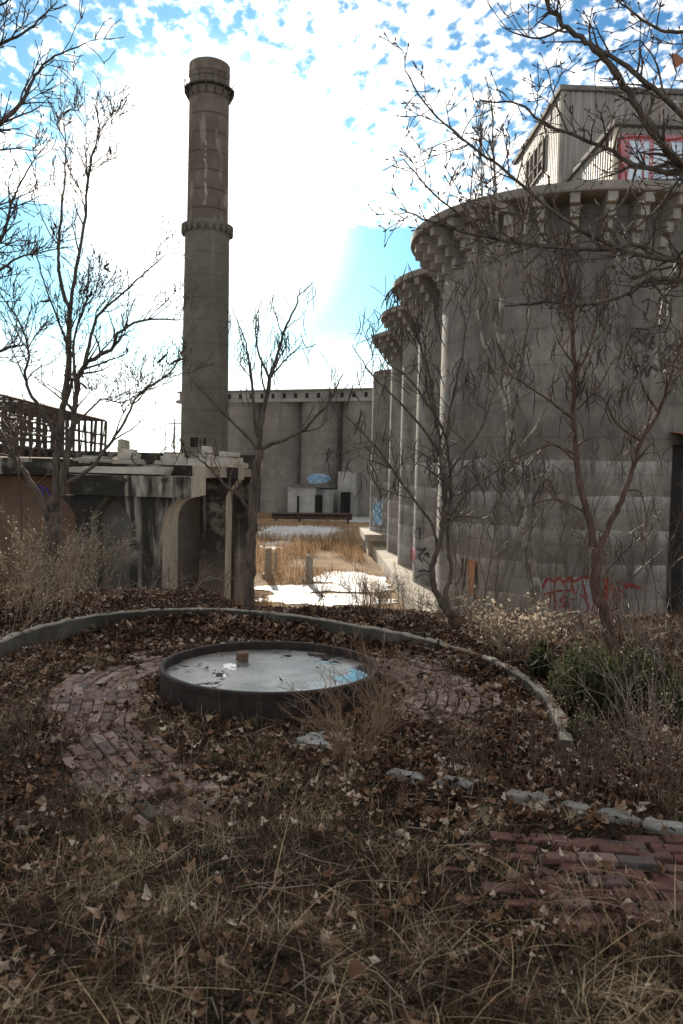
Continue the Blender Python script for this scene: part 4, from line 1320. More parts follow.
tre = thing('trestle', 'ruined concrete trestle with black stained haunched piers at the left', 'trestle', (-5, 18, float(ground_z(-5, 18))))
YB = [17.0, 26.4, 36.0]
BZ = LOW - .5
spec = [  # (pier pixel spans, beam right px, top px, bottom px, opening px)
    ([(130, 163), (76, 91)], 192, 476, 497, 507),
    ([(200, 226)], 238, 462, 478, 486),
    ([(235.5, 250.5)], 259.5, 453, 466, 472)]
beams = []
for (piers, bx, pt, pb, ph), Y in zip(spec, YB):
    zt_, zb_, zh_ = zat(160, pt, Y), zat(160, pb, Y), zat(160, ph, Y) - .25
    xr = X17(bx, Y); xl = X17(72, Y) if Y == 17 else -15
    mb = MB(); mb.box(xl, xr, Y - .12, Y + 2.0, zb_, zt_, 0, .02); mb.build('beam', M['trestle'], tre); beams.append((xl, xr, zb_, zt_))
    ps = [(X17(a_, Y), X17(b_, Y)) for a_, b_ in piers]
    if Y > 20: ps += [(ps[0][0] - 3.4 * k, ps[0][0] - 3.4 * k + .8) for k in (1, 2, 3)]
    for i, (x0, x1) in enumerate(ps):
        mb = MB()
        rx_ = min(x1 + .55, xr - .02) if i == 0 else x1 + .32
        mb.prism(haunch(x0, x1, x0 - .32, rx_, BZ, zh_ - .1, zb_ - .003), Y, Y + 1.85)
        mb.build('pier', M['trestle'], tre)
    # infill behind the openings
    mb = MB(); mb.box(xl + .05, ps[0][0] + .1, Y + .95, Y + 1.2, BZ, zb_ - .01); mb.build('infill_wall', M['infill'], tre)
xl, xr, zb_, zt_ = beams[0]
mb = MB(); mb.box(-15, xr - .35, 19.2, 43, 1.55, 1.86, 0, .03)
mb.build('deck', M['trestle'], tre)
mb = MB(); mb.box(X17(78, 18.2), X17(165, 18.2), 17.6, 19.1, zat(120, 475, 18.2) + .02, zat(120, 467, 18.2), 0, .05); mb.build('upper_slab', M['rubble'], tre)
mb = MB(); mb.box(X17(168, 23), X17(232, 23), 22.2, 24, 1.87, zat(200, 459, 23), 0, .05); mb.build('upper_slab', M['rubble'], tre)
# dark outlet blocks under the beam edge
for px in (124, 164, 178):
    mb = MB(); x_ = X17(px, 16.85); mb.box(x_ - .05, x_ + .05, 16.80, 16.9, zat(px, 482, 16.85), zat(px, 478, 16.85)); mb.build('bolt_plate', M['steel_dark'], tre)
# rubble lying on the deck
for i, (px, py, w_, h_, Y, lab) in enumerate([(96, 467, 36, 7, 18.4, 'broad broken slab lying on the trestle nearest the left tree'), (206, 447, 9, 5, 24, 'small block beside the smokestack foot on the trestle'),
                                   (128, 449, 20, 7, 22, 'pale chunk of concrete on the trestle deck'), (122, 440, 6, 6, 26, 'pale upright chunk sticking out of the deck rubble'), (172, 452, 30, 5, 23, 'long flat slab of rubble left of the smokestack'), (228, 452, 34, 4, 30, 'thin slab on the trestle end by the forked sapling')]):
    x_ = X17(px, Y); hw_ = w_ / 2 / FPX * Y; z1_ = zat(px, py, Y)
    z1_ = max(z1_, 2.0)
    mb = MB()
    for k in range(3): mb.box(x_ - hw_ * (1 - .25 * k), x_ + hw_ * (1 - .2 * k), Y - .5 + .1 * k, Y + .6, 1.865 + k * (z1_ - 1.865) / 3 + .003, 1.865 + (k + 1) * (z1_ - 1.865) / 3, RNG.normal(0, .06), .03)
    tag(mb.build('rubble_slab', M['rubble'], base=(x_, Y, 1.87)), lab, 'rubble', 'rubble on the trestle')
# bent reinforcing bars on the deck
mb = MB()
for i in range(60):
    x_ = RNG.uniform(-9, -3.2); y_ = RNG.uniform(19.5, 34); L_ = RNG.uniform(.2, .8); a_ = RNG.uniform(0, 6.28)
    p_ = np.array([x_, y_, 1.86]); q_ = p_ + [math.cos(a_) * L_ * .5, math.sin(a_) * .2, L_ * RNG.uniform(.3, 1)]
    mb.tube([p_, (p_ + q_) / 2 + RNG.normal(0, .06, 3), q_ + [RNG.uniform(-.3, .3), 0, 0]], .015, 4)
mb.build('rebar', M['steel_dark'], tre)
# brown wall further left
mb = MB(); mb.box(-17, -6.35, 21.0, 21.5, BZ, 1.5); bw = thing('brick_wall', 'brown brick wall with a pale concrete coping behind the left tree', 'wall', (-11, 21, -3))
mb.build('wall', M['infill_brown'], bw)
mb = MB(); mb.box(-17.1, -6.2, 20.85, 21.9, 1.503, 1.98, 0, .02); mb.build('coping', M['trestle'], bw)
mb = MB()
for st, w_ in [([(36, 486), (43, 492), (41, 498)], 1.4), ([(40, 485), (47, 491), (52, 499)], 1.2), ([(45, 487), (50, 494)], 1.0)]: ribbon(mb, st, w_, None, plane=20.95)
mb.build('violet_graffiti', M['paint_purple'], bw)

# steel lattice on the deck
lat = thing('steel_framework', 'long dark rusted steel lattice frame standing on the trestle at the left', 'steel frame', (-12.5, 32, 1.87))
mb = MB(); zb_, zt_ = 1.87, 4.25
post_y = np.arange(20, 43.3, 0.9)
for k, X_ in enumerate((-11.3, -12.9, -14.5)):
    for y_ in post_y:
        mb = MB(); mb.bar((X_ + RNG.normal(0, .03), y_, zb_), (X_ + RNG.normal(0, .06), y_ + RNG.normal(0, .05), zt_ + RNG.normal(0, .03)), .07); mb.build('post', M['steel_dark'], lat)
mb = MB()
for X_ in (-11.3, -12.9, -14.5):
    for z_ in (zb_ + .1, zb_ + .62, zb_ + 1.15, zb_ + 1.65, zt_):
        mb = MB(); mb.bar((X_, post_y[0], z_), (X_, post_y[-1], z_ + RNG.normal(0, .04)), .06); mb.build('rail', M['steel_dark'], lat)
mb = MB()
for i, y_ in enumerate(post_y):
    for z_ in (zb_ + .62, zt_):
        mb = MB(); mb.bar((-11.3, y_, z_), (-14.5, y_ + RNG.normal(0, .1), z_), .035); mb.build('crossbar', M['steel_dark'], lat)
    if i + 1 < len(post_y) and i % 2 == 0:
        mb = MB(); mb.bar((-11.3, y_, zb_ + .1), (-11.3, post_y[i + 1], zt_), .03); mb.build('brace', M['steel_dark'], lat)

# utility poles and far woods on the horizon
for px, top, Y, lab in ((174, 418, 170, 'tall thin utility pole seen just left of the smokestack'), (165, 430, 230, 'shorter far utility pole left of the tall one')):
    b_ = P(px, 470, Y); h_ = zat(px, top, Y)
    t = thing('utility_pole', lab, 'utility pole', (b_[0], Y, LOW), 'poles on the horizon')
    mb = MB(); mb.tube([(b_[0], Y, LOW), (b_[0], Y, h_)], [.22, .14], 8); mb.build('shaft', M['wood_dead'], t)
    mb = MB(); mb.box(b_[0] - 1.3, b_[0] + 1.3, Y - .25, Y - .13, h_ - 1.3, h_ - 1.05); mb.build('crossarm', M['wood_dead'], t)
m = 9000
y = RNG.uniform(330, 420, m); x = RNG.uniform(-320, 260, m)
pos = np.stack([x, y, ground_z(x, y) - .3], -1)
stuff(blades('far_woods', pos, RNG.uniform(5, 15, m) * (0.5 + fbm(x * .03, y * 0, 3)), RNG.uniform(.15, .5, m), RNG.normal(0, .25, m), M['farwood'], (.0, .6), 3, 2))


# ------------------------------------------------------------------ trees
TW = 2.0


class Tree:
    def __init__(s, seed):
        s.r = np.random.default_rng(seed)
        s.trunk = MB(); s.limb = MB(); s.limbs = []; s.twig = MB(); s.pods = MB(); s.tips = []

    def poly(s, px, Y, r0, r1, where, jit=0.25, sides=7, sub=5, y1=None):
        """a limb traced in the photo, wandering in depth around its tree's own distance"""
        if where is s.limb:
            s.limb = where = MB(); s.limbs.append(where)
        n_ = len(px); ys_ = Y + np.cumsum(s.r.normal(0, jit, n_)) * np.linspace(0, 1, n_)
        if y1 is not None: ys_ = np.linspace(Y, y1, n_)
        pts = catmull([P(a_, b_, yy) for (a_, b_), yy in zip(px, ys_)], sub)
        pts[1:-1] += s.r.normal(0, r0 * .18, (len(pts) - 2, 3))
        rad_ = np.linspace(r0, r1, len(pts)) * (1 + s.r.normal(0, .04, len(pts)))
        where.tube(pts, rad_, sides)
        return pts, rad_

    def grow(s, pts, rad_, level, dens, lmax, up=0.25, start=0.25, ang=(25, 65), minr=0.0028, droop=0.0, rmul=.6):
        """side shoots along a limb, then shoots on the shoots"""
        seg = np.linalg.norm(np.diff(pts, axis=0), axis=1); tot = seg.sum(); cum = np.concatenate([[0], np.cumsum(seg)])
        k = s.r.poisson(dens * tot * TW)
        for _ in range(k):
            t = start + (1 - start) * s.r.random()
            i = min(np.searchsorted(cum, t * tot), len(pts) - 1); i = max(i, 1)
            tg = pts[i] - pts[i - 1]; tg /= np.linalg.norm(tg) + 1e-9
            rv = s.r.normal(0, 1, 3); rv -= tg * np.dot(rv, tg); rv /= np.linalg.norm(rv) + 1e-9
            a_ = R(s.r.uniform(*ang))
            d = tg * math.cos(a_) + rv * math.sin(a_); d[2] += up; d /= np.linalg.norm(d)
            L_ = lmax * s.r.uniform(.3, 1.0) * (1.15 - .6 * t)
            r0 = min(rad_[i] * rmul, 0.010 + L_ * .012); r0 = max(r0, minr)
            ns = 5 if level > 0 else 4
            p = [pts[i]]; dd = d.copy()
            for j in range(ns):
                dd = dd + s.r.normal(0, .16, 3) + np.array([0, 0, up * .25 - droop]); dd /= np.linalg.norm(dd)
                p.append(p[-1] + dd * L_ / ns)
            p = np.array(p); rr_ = np.linspace(r0, max(minr * .8, r0 * .3), len(p))
            (s.limb if r0 > .011 else s.twig).tube(p, rr_, 5 if r0 > .011 else 3, False)
            s.tips.append((p[-1], dd))
            if level > 0: s.grow(p, rr_, level - 1, dens * 1.35, lmax * .5, up, .2, ang, minr, droop, rmul)

    def add_pods(s, count, L_=(.18, .36), r=.0045, near=None):
        tips = s.tips if near is None else [t for t in s.tips if near(t[0])]
        if not tips: return
        for _ in range(count):
            p, d = tips[s.r.integers(len(tips))]
            p = p + s.r.normal(0, .02, 3); l_ = s.r.uniform(*L_); sw = s.r.normal(0, .05, 2); c_ = s.r.normal(0, .03, 2)
            pts = catmull([p, p + [sw[0] * .6 + c_[0], sw[1] * .6 + c_[1], -l_ * .5], p + [sw[0] * 1.2 - c_[0] * .5, sw[1] * 1.2, -l_]], 3)
            s.pods.tube(pts, np.array([.4, .8, 1, 1, .95, .8, .35]) * r, 4, False)

    def add_buds(s, frac=.5, r=.006, mbx=None):
        for p, d in s.tips:
            if s.r.random() > frac: continue
            q_ = p + d * r * 4
            s.twig.tube([p - d * r, p + d * r * 1.5, q_], [r * .5, r, r * .15], 4, False)

    def build(s, name, label, base, mt, ml, mw, group=None, podmat=None, cat='tree'):
        t = thing(name, label, cat, base, group)
        if s.trunk.n: s.trunk.build('trunk', mt, t, True)
        for lb in s.limbs or [s.limb]:
            if lb.n: lb.build('limb', ml, t, True)
        if s.twig.n: s.twig.build('twigs', mw, t)
        if s.pods.n: stuff(s.pods.build('seed_pods', podmat or M['pod'], t))
        return t


# --- left multi-stem tree
T = Tree(21); Y = 10.3
tp, tr = T.poly([(45, 594), (47, 575), (50, 545), (54, 518), (57, 500)], Y, .125, .085, T.trunk, .05, 10)
LIM = [([(56, 505), (57, 467), (61, 420), (67, 389), (69, 349), (70, 308)], .05, .034), ([(70, 308), (63, 293), (59, 264), (59, 238), (63, 197), (66, 159), (64, 118)], .028, .006),
       ([(70, 308), (76, 270), (84, 226), (88, 179), (94, 150), (101, 122)], .026, .006), ([(61, 497), (66, 462), (72, 427), (76, 390), (84, 366), (111, 349), (120, 332), (147, 320), (179, 320)], .05, .009),
       ([(84, 366), (92, 335), (99, 315), (120, 295), (141, 276), (167, 254)], .024, .006), ([(49, 520), (36, 490), (17, 462), (0, 430), (-25, 395)], .042, .014),
       ([(57, 440), (45, 415), (30, 393), (25, 373), (29, 355), (20, 323), (0, 293)], .028, .007), ([(66, 484), (91, 468), (108, 446), (126, 420), (138, 395), (170, 373), (181, 352)], .028, .006),
       ([(69, 349), (58, 320), (45, 285), (35, 250)], .018, .005), ([(76, 390), (74, 340), (86, 300), (90, 265)], .02, .005), ([(72, 427), (95, 405), (103, 399), (125, 402), (150, 385)], .016, .005), ([(88, 179), (86, 150), (86, 110)], .009, .004)]
for px, a_, b_ in LIM:
    p, r_ = T.poly(px, Y, a_, b_, T.limb, .16)
    T.grow(p, r_, 2, 3.4, .85, up=.3, minr=.0042)
T.add_buds(.12, .008)
T.add_pods(16, (.06, .12), .016)
T.build('bare_tree', 'many-stemmed bare tree at the left, rising from the bank behind the kerb', P(45, 594, Y), M['bark_dark'], M['bark_dark'], M['twig_dark'], 'bare winter trees')

# --- forked sapling in the middle
T = Tree(5); Y = 9.3
tp, tr = T.poly([(249, 650), (250, 625), (250, 585), (251, 550), (252, 515), (255, 480), (259, 450)], Y, .064, .046, T.trunk, .03, 10)
LIM = [([(259, 450), (275, 442), (300, 432), (325, 407), (335, 390), (343, 374)], .030, .007), ([(259, 450), (262, 420), (270, 380), (278, 352), (285, 330), (296, 305), (301, 288)], .031, .006),
       ([(260, 445), (255, 425), (252, 385), (248, 355), (243, 335), (232, 308)], .022, .005), ([(259, 450), (243, 432), (225, 415), (205, 393), (190, 375), (178, 346)], .021, .005),
       ([(252, 515), (240, 497), (225, 485), (212, 470), (200, 460), (182, 448)], .024, .006), ([(270, 380), (258, 350), (256, 320), (262, 300)], .014, .005), ([(272, 375), (290, 355), (302, 345)], .012, .004), ([(300, 432), (318, 428), (332, 415)], .012, .004)]
for px, a_, b_ in LIM:
    p, r_ = T.poly(px, Y, a_, b_, T.limb, .16)
    T.grow(p, r_, 1, 2.3, .5, up=.35, minr=.0042)
T.add_pods(120)
T.build('sapling', 'forked bare sapling hung with dark pods, standing behind the kerb in the centre', P(250, 611, Y), M['bark_dark'], M['bark_dark'], M['twig_dark'], 'bare winter trees')

# --- double-stemmed tree at the right of the plaza
T = Tree(9); Y = 7.9
T.poly([(457, 648), (455, 635), (454, 620), (450, 611)], Y, .062, .05, T.trunk, .02, 9)
LIM = [([(450, 613), (443, 606), (434, 586), (433, 561), (440, 541), (443, 520), (444, 490), (441, 455), (435, 415), (428, 370), (415, 330), (405, 300)], .038, .006, .08), ([(449, 611), (446, 600), (446, 588), (451, 575), (448, 543), (448, 520), (450, 480), (447, 440), (452, 400), (464, 345), (472, 290)], .03, .006, .08),
       ([(437, 550), (434, 530), (428, 518), (402, 483), (376, 447), (350, 420), (335, 410)], .018, .005, .1), ([(441, 455), (420, 425), (395, 398), (370, 372), (352, 345)], .016, .004, .1), ([(448, 520), (470, 490), (500, 470), (525, 480)], .012, .004, .1),
       ([(447, 440), (430, 400), (425, 350), (432, 300)], .012, .004, .1), ([(435, 415), (410, 380), (385, 360), (372, 330)], .012, .004, .1), ([(450, 470), (480, 430), (495, 390), (520, 350)], .013, .004, .1)]
for px, a_, b_, j in LIM:
    p, r_ = T.poly(px, Y, a_, b_, T.limb, j)
    T.grow(p, r_, 1, 3.6, .6, up=.18, minr=.0036, ang=(30, 75))
T.add_pods(280, (.14, .30), .0052, near=lambda p: p[2] > 1.6)
T.build('bare_tree', 'slender double-stemmed bare tree hung with pods, at the kerb before the receding silos', P(457, 648, Y), M['bark_red'], M['bark_dark'], M['twig_dark'], 'bare winter trees')

# --- forked reddish tree before the big silo
T = Tree(14); Y = 6.9
T.poly([(616, 690), (611, 655), (606, 618), (597, 596), (596, 570), (596, 548)], Y, .058, .046, T.trunk, .02, 9)
LIM = [([(596, 552), (587, 514), (578, 472), (574, 429), (574, 380), (572, 313), (566, 280), (560, 240)], .036, .007, .06), ([(597, 552), (613, 518), (626, 488), (641, 442), (658, 413), (672, 370), (690, 320), (705, 280)], .03, .008, .06),
       ([(574, 460), (560, 447), (548, 445), (530, 452), (516, 458), (496, 463)], .013, .004, .06), ([(573, 418), (564, 412), (550, 401), (535, 391), (515, 378), (495, 368)], .014, .004, .06), ([(572, 335), (562, 305), (545, 285), (530, 275)], .011, .004, .06),
       ([(641, 442), (615, 422), (608, 405), (596, 392)], .011, .004, .06), ([(577, 410), (600, 385), (612, 362), (625, 350)], .011, .004, .06), ([(626, 490), (640, 492), (645, 510), (646, 530)], .008, .003, .03), ([(600, 545), (600, 532), (608, 535), (611, 556)], .008, .003, .03),
       ([(574, 380), (590, 345), (598, 315), (612, 285)], .012, .004, .06), ([(658, 413), (640, 380), (650, 340), (660, 300)], .011, .004, .06), ([(587, 514), (560, 500), (530, 505), (500, 520)], .010, .003, .06)]
for px, a_, b_, j in LIM:
    p, r_ = T.poly(px, Y, a_, b_, T.limb, j)
    T.grow(p, r_, 1, 5.2, .5, up=.28, minr=.0026)
T.add_pods(360, (.13, .28), .0045)
T.build('bare_tree', 'reddish forked tree with hanging pods in front of the big silo', P(616, 690, Y), M['bark_red'], M['bark_red'], M['twig_red'], 'bare winter trees')

# --- pale mottled tree behind it
T = Tree(33); Y = 9.2
T.poly([(546, 622), (536, 592), (527, 550), (520, 500), (514, 455), (510, 420)], Y, .075, .05, T.trunk, .03, 9)
LIM = [([(510, 420), (505, 370), (501, 300), (497, 230), (494, 160), (491, 100)], .036, .006, .1), ([(512, 440), (500, 390), (480, 330), (475, 270), (470, 210), (474, 150)], .024, .005, .1), ([(512, 430), (520, 370), (528, 310), (524, 240), (528, 170)], .022, .005, .1),
       ([(520, 500), (500, 470), (478, 450), (450, 440)], .015, .004, .1), ([(514, 455), (540, 420), (556, 380), (562, 340)], .015, .004, .1), ([(525, 540), (548, 500), (556, 470), (575, 450)], .013, .004, .1), ([(505, 370), (490, 300), (484, 240), (480, 120)], .014, .004, .1)]
for px, a_, b_, j in LIM:
    p, r_ = T.poly(px, Y, a_, b_, T.limb, j)
    T.grow(p, r_, 1, 4.0, .6, up=.55, minr=.0038, ang=(15, 45))
T.build('bare_tree', 'pale mottled tree leaning left between the forked tree and the silo', P(546, 622, Y), M['bark_pale'], M['bark_pale'], M['twig_tan'], 'bare winter trees')

# --- tree just outside the frame at the right: its boughs hang into the picture
T = Tree(40); Y = 4.6
T.poly([(800, 760), (792, 600), (780, 450), (768, 330), (762, 200), (755, 60)], Y, .12, .07, T.trunk, .02, 10)
BR = [([(765, 265), (720, 195), (683, 166), (658, 140), (637, 107), (614, 71), (590, 45), (566, 27), (545, 0), (525, -40)], .036, .012), ([(764, 200), (720, 150), (683, 116), (646, 83), (623, 64), (592, 46)], .026, .014),
      ([(768, 270), (720, 185), (683, 174), (637, 166), (608, 149), (569, 134), (539, 120), (519, 104), (480, 100)], .024, .006), ([(772, 330), (720, 270), (683, 260), (656, 258), (637, 246), (604, 250), (550, 246), (490, 238), (440, 225), (400, 208)], .024, .005),
      ([(775, 360), (720, 290), (683, 281), (651, 280), (630, 293), (609, 300), (580, 305), (545, 302), (505, 306)], .026, .007), ([(690, 262), (640, 255), (590, 235), (545, 205), (510, 175), (470, 145), (430, 110), (405, 70)], .018, .005),
      ([(604, 250), (560, 248), (500, 240), (460, 215), (430, 190), (404, 160)], .013, .004), ([(760, 90), (720, 50), (683, 33), (661, 30), (637, 16), (612, -5)], .02, .006), ([(683, 116), (665, 95), (655, 60), (640, 40)], .011, .004), ([(569, 134), (555, 100), (548, 70)], .008, .003),
      ([(566, 27), (540, 38), (515, 33), (500, 25)], .009, .003), ([(470, 145), (452, 130), (445, 100)], .006, .003), ([(651, 280), (670, 310), (660, 345), (640, 372)], .012, .004), ([(545, 205), (520, 215), (480, 205), (450, 195)], .007, .003), ([(637, 166), (625, 200), (605, 215), (590, 225)], .010, .004), ([(683, 174), (660, 205), (640, 225), (625, 232)], .012, .004)]
for px, a_, b_ in BR:
    p, r_ = T.poly(px, Y, a_ * .8, b_ * .8, T.limb, .06)
    T.grow(p, r_, 1, 7.5, .36, up=.12, minr=.0030, start=.12, ang=(30, 75))
T.add_buds(.75, .0055)
tt = T.build('overhanging_tree', 'dark boughs reaching in at the upper right, with budded twigs', P(800, 760, Y), M['bark_dark'], M['bark_dark'], M['twig_dark'], 'bare winter trees')
# one brown leaf still hanging
mb = MB(); lc = P(673, 60, Y - .05)
tv, tf = LT[1]
vv = (tv * .055) @ np.array(Matrix.Rotation(1.3, 3, 'X') @ Matrix.Rotation(.5, 3, 'Y')).T + lc
mb.add(vv, [tuple(t_) for t_ in tf]); mb.bar(lc + [0, 0, .03], P(672, 34, Y - .05), .0015, 3)
mb.build('hanging_leaf', M['brown_leaf'], tt)

# --- tree just outside the frame at the left
T = Tree(52); Y = 5.6
T.poly([(-120, 720), (-110, 560), (-100, 420), (-92, 300), (-85, 150), (-80, 20)], Y, .12, .07, T.trunk, .02, 10)
BR = [([(-88, 200), (-40, 150), (0, 123), (20, 105), (33, 80), (48, 60), (85, 43)], .022, .004), ([(-84, 120), (-40, 70), (0, 45), (28, 30), (57, 2)], .018, .004), ([(0, 122), (22, 104), (55, 103)], .008, .003), ([(-92, 320), (-40, 290), (0, 270), (18, 258), (56, 249)], .016, .004),
      ([(-92, 300), (-30, 260), (0, 241), (12, 203), (18, 188), (29, 168), (42, 148)], .014, .003), ([(-85, 60), (-40, 20), (0, 5), (20, -10)], .014, .004), ([(-90, 240), (-40, 220), (0, 205), (35, 190)], .012, .003), ([(-100, 420), (-50, 380), (0, 350), (30, 345)], .016, .004), ([(-104, 500), (-50, 470), (0, 440), (18, 470), (22, 540)], .014, .004)]
for px, a_, b_ in BR:
    p, r_ = T.poly(px, Y, a_, b_, T.limb, .06)
    T.grow(p, r_, 1, 6.0, .45, up=.2, minr=.0034, start=.2)
T.add_buds(.5, .005)
T.build('overhanging_tree', 'thin boughs reaching in at the upper left border', P(-120, 720, Y), M['bark_dark'], M['bark_dark'], M['twig_dark'], 'bare winter trees')


# ------------------------------------------------------------------ shrubs and weeds
def cane_bush(name, label, base, n_, H, spread, mat, seed, r0=.004, side=4, lside=.2, arch=.35, specks=None, speck_n=0, speck_r=.008, cat='shrub', rbase=.12, group=None, lean=(0, 0)):
    T = Tree(seed); r = T.r
    mbs = MB()
    for k in range(n_):
        a_ = r.uniform(0, 2 * PI); rb = rbase * math.sqrt(r.random())
        p = np.array([base[0] + rb * math.cos(a_), base[1] + rb * math.sin(a_), 0]); p[2] = float(ground_z(p[0], p[1])) - .02
        h = H * r.uniform(.45, 1.0); o = spread * r.uniform(.1, 1.0); ar = arch * r.uniform(0, 1.3)
        aa = a_ + r.normal(0, .5); pts = []
        for t in np.linspace(0, 1, 7):
            zz = h * (t - ar * t ** 3); pts.append(p + [o * t ** 1.5 * math.cos(aa) + lean[0] * t, o * t ** 1.5 * math.sin(aa) + lean[1] * t, zz])
        pts = np.array(pts); pts[1:] += r.normal(0, .012 * H, (6, 3))
        rad_ = np.linspace(r0, r0 * .35, 7) * r.uniform(.7, 1.3)
        mbs.tube(pts, rad_, 4, False)
        T.tips.append((pts[-1], np.array([0, 0, 1.0])))
        T.grow(pts, rad_, 0, side / max(H, .2), lside, up=.3, minr=r0 * .4, start=.3)
    t = thing(name, label, cat, (base[0], base[1], float(ground_z(base[0], base[1]))), group)
    mbs.build('stems', mat, t)
    if T.twig.n: T.twig.build('twigs', mat, t)
    if T.limb.n: T.limb.build('branch', mat, t)
    if specks is not None and speck_n:
        tips = np.array([q[0] for q in T.tips]); pk = r.integers(0, len(tips), speck_n)
        pos_ = tips[pk] + r.normal(0, .02 + speck_r, (speck_n, 3))
        Rm_ = frames(speck_n, r.uniform(0, 6.28, speck_n), r.normal(0, .9, speck_n), r.normal(0, .9, speck_n))
        v_, f_ = instance(LT, pos_, Rm_, speck_r * r.uniform(.5, 1.4, speck_n), r.integers(0, len(LT), speck_n))
        stuff(obj('seed_heads', v_, f_, specks, t))
    return t


def gpos(px, py, z=0.1):
    return G(px, py, z)


cane_bush('dry_weed', 'clump of thin reddish weed stalks in front of the basin, beside the frozen puddle', gpos(352, 762, 0), 48, .70, .42, M['twig_weed'], 60, .003, 5, .2, .3, rbase=.11)
cane_bush('dry_weed', 'tall bent weed clump leaning over the right side of the basin', gpos(385, 735, 0), 28, .80, .42, M['twig_weed'], 61, .003, 5, .25, .2, rbase=.07, lean=(-.1, 0))
cane_bush('dry_hydrangea', 'dry bush with papery tan seed heads below the red graffiti', gpos(515, 654, .12), 60, .50, .30, M['twig_tan'], 62, .004, 6, .2, .15, M['papery'], 560, .02, rbase=.22)
cane_bush('bramble', 'tangle of pale arching canes at the right border, below the doorway', gpos(655, 690, .1), 44, 1.25, .9, M['twig_tan'], 63, .0042, 4, .35, .55, rbase=.5)
cane_bush('bramble', 'tall thin canes behind the evergreen shrubs, around the forked trunk', gpos(610, 668, .1), 30, 1.1, .7, M['twig_tan'], 64, .004, 4, .3, .45, rbase=.5)
cane_bush('speckled_shrub', 'dead twiggy shrub speckled with tiny pale seeds, before the evergreens at the right', gpos(640, 790, 0), 40, .60, .42, M['twig_red'], 65, .0032, 8, .22, .2, M['papery'], 850, .0065, rbase=.22)
cane_bush('dry_weed', 'sparse dark weed stalks standing between the kerb end and the edging stones', gpos(500, 775, 0), 26, .5, .3, M['twig_dark'], 66, .003, 6, .2, .2, rbase=.25)
cane_bush('dry_weed', 'dark upright weeds beside the long pale edging stone', gpos(575, 800, 0), 22, .6, .25, M['twig_dark'], 67, .003, 6, .2, .2, rbase=.15)
cane_bush('thicket', 'thick tan weed thicket at the left border, behind the kerb', G(5, 612, .2), 95, 1.05, .6, M['thicket_tan'], 68, .004, 7, .3, .2, M['papery'], 1500, .011, rbase=.8)
cane_bush('thicket', 'tan weed thicket between the left tree and the first trestle pier', P(75, 600, 10.2), 50, 1.0, .5, M['thicket_tan'], 69, .0045, 7, .3, .15, M['papery'], 900, .011, rbase=.55)
cane_bush('dry_weed', 'low red-brown weeds at the foot of the stained trestle pier', P(185, 602, 10.2), 36, .55, .35, M['twig_red'], 70, .0035, 5, .2, .3, rbase=.5)
cane_bush('dry_weed', 'leaning dark weed stalks on the bank before the snowy yard', P(368, 622, 8.8), 30, .62, .4, M['twig_dark'], 71, .0035, 6, .22, .2, rbase=.2)
cane_bush('dry_weed', 'tan weeds on the sunlit bank beside the double-stemmed tree', P(415, 628, 8.6), 60, .6, .5, M['twig_tan'], 72, .0036, 6, .2, .3, M['papery'], 80, .008, rbase=.6)
cane_bush('dry_weed', 'tan weeds on the sunlit bank between the dry bush and the double-stemmed tree', P(480, 632, 8.4), 50, .42, .5, M['twig_tan'], 73, .0036, 6, .2, .3, M['papery'], 60, .008, rbase=.5)
cane_bush('dry_weed', 'small dark weed tangle on the left side of the brick ring', gpos(40, 740, 0), 50, .3, .35, M['twig_red'], 74, .0026, 6, .15, .4, rbase=.35)
cane_bush('dry_weed', 'low dark weed tangle in the near left corner of the brick path', gpos(110, 815, 0), 40, .22, .3, M['twig_dark'], 75, .0024, 6, .12, .4, rbase=.3)
cane_bush('dry_weed', 'wiry weeds on the bank right of the central sapling', P(300, 618, 9.0), 30, .6, .4, M['twig_red'], 76, .003, 6, .2, .3, rbase=.35)
cane_bush('bramble', 'low arching canes crossing the bank in front of the trestle', P(130, 606, 9.6), 22, .75, 1.1, M['twig_tan'], 77, .0042, 3, .3, .75, rbase=.8)
cane_bush('bramble', 'long bowed canes at the far right, over the edging stones', gpos(675, 770, 0), 46, 1.0, .6, M['twig_tan'], 78, .0036, 4, .3, .5, rbase=.3)


cane_bush('brush', 'tall thin dark brush standing against the big silo, left of the pale mottled tree', P(480, 634, 8.6), 14, 2.2, .5, M['twig_dark'], 90, .005, 12, .5, .1, rbase=.35, group='tall brush on the bank')
cane_bush('brush', 'tall tangled brush between the pale mottled tree and the forked tree', P(560, 640, 8.3), 13, 2.5, .7, M['twig_dark'], 91, .005, 12, .55, .12, rbase=.4, group='tall brush on the bank')
cane_bush('brush', 'tall reddish brush in front of the dark doorway', P(650, 650, 7.6), 18, 2.3, .8, M['twig_red'], 92, .005, 12, .5, .15, rbase=.45, group='tall brush on the bank')
cane_bush('brush', 'dark low brush filling the right border under the doorway', P(690, 690, 6.0), 40, 1.0, .6, M['twig_dark'], 93, .0042, 12, .35, .2, rbase=.5, group='tall brush on the bank')


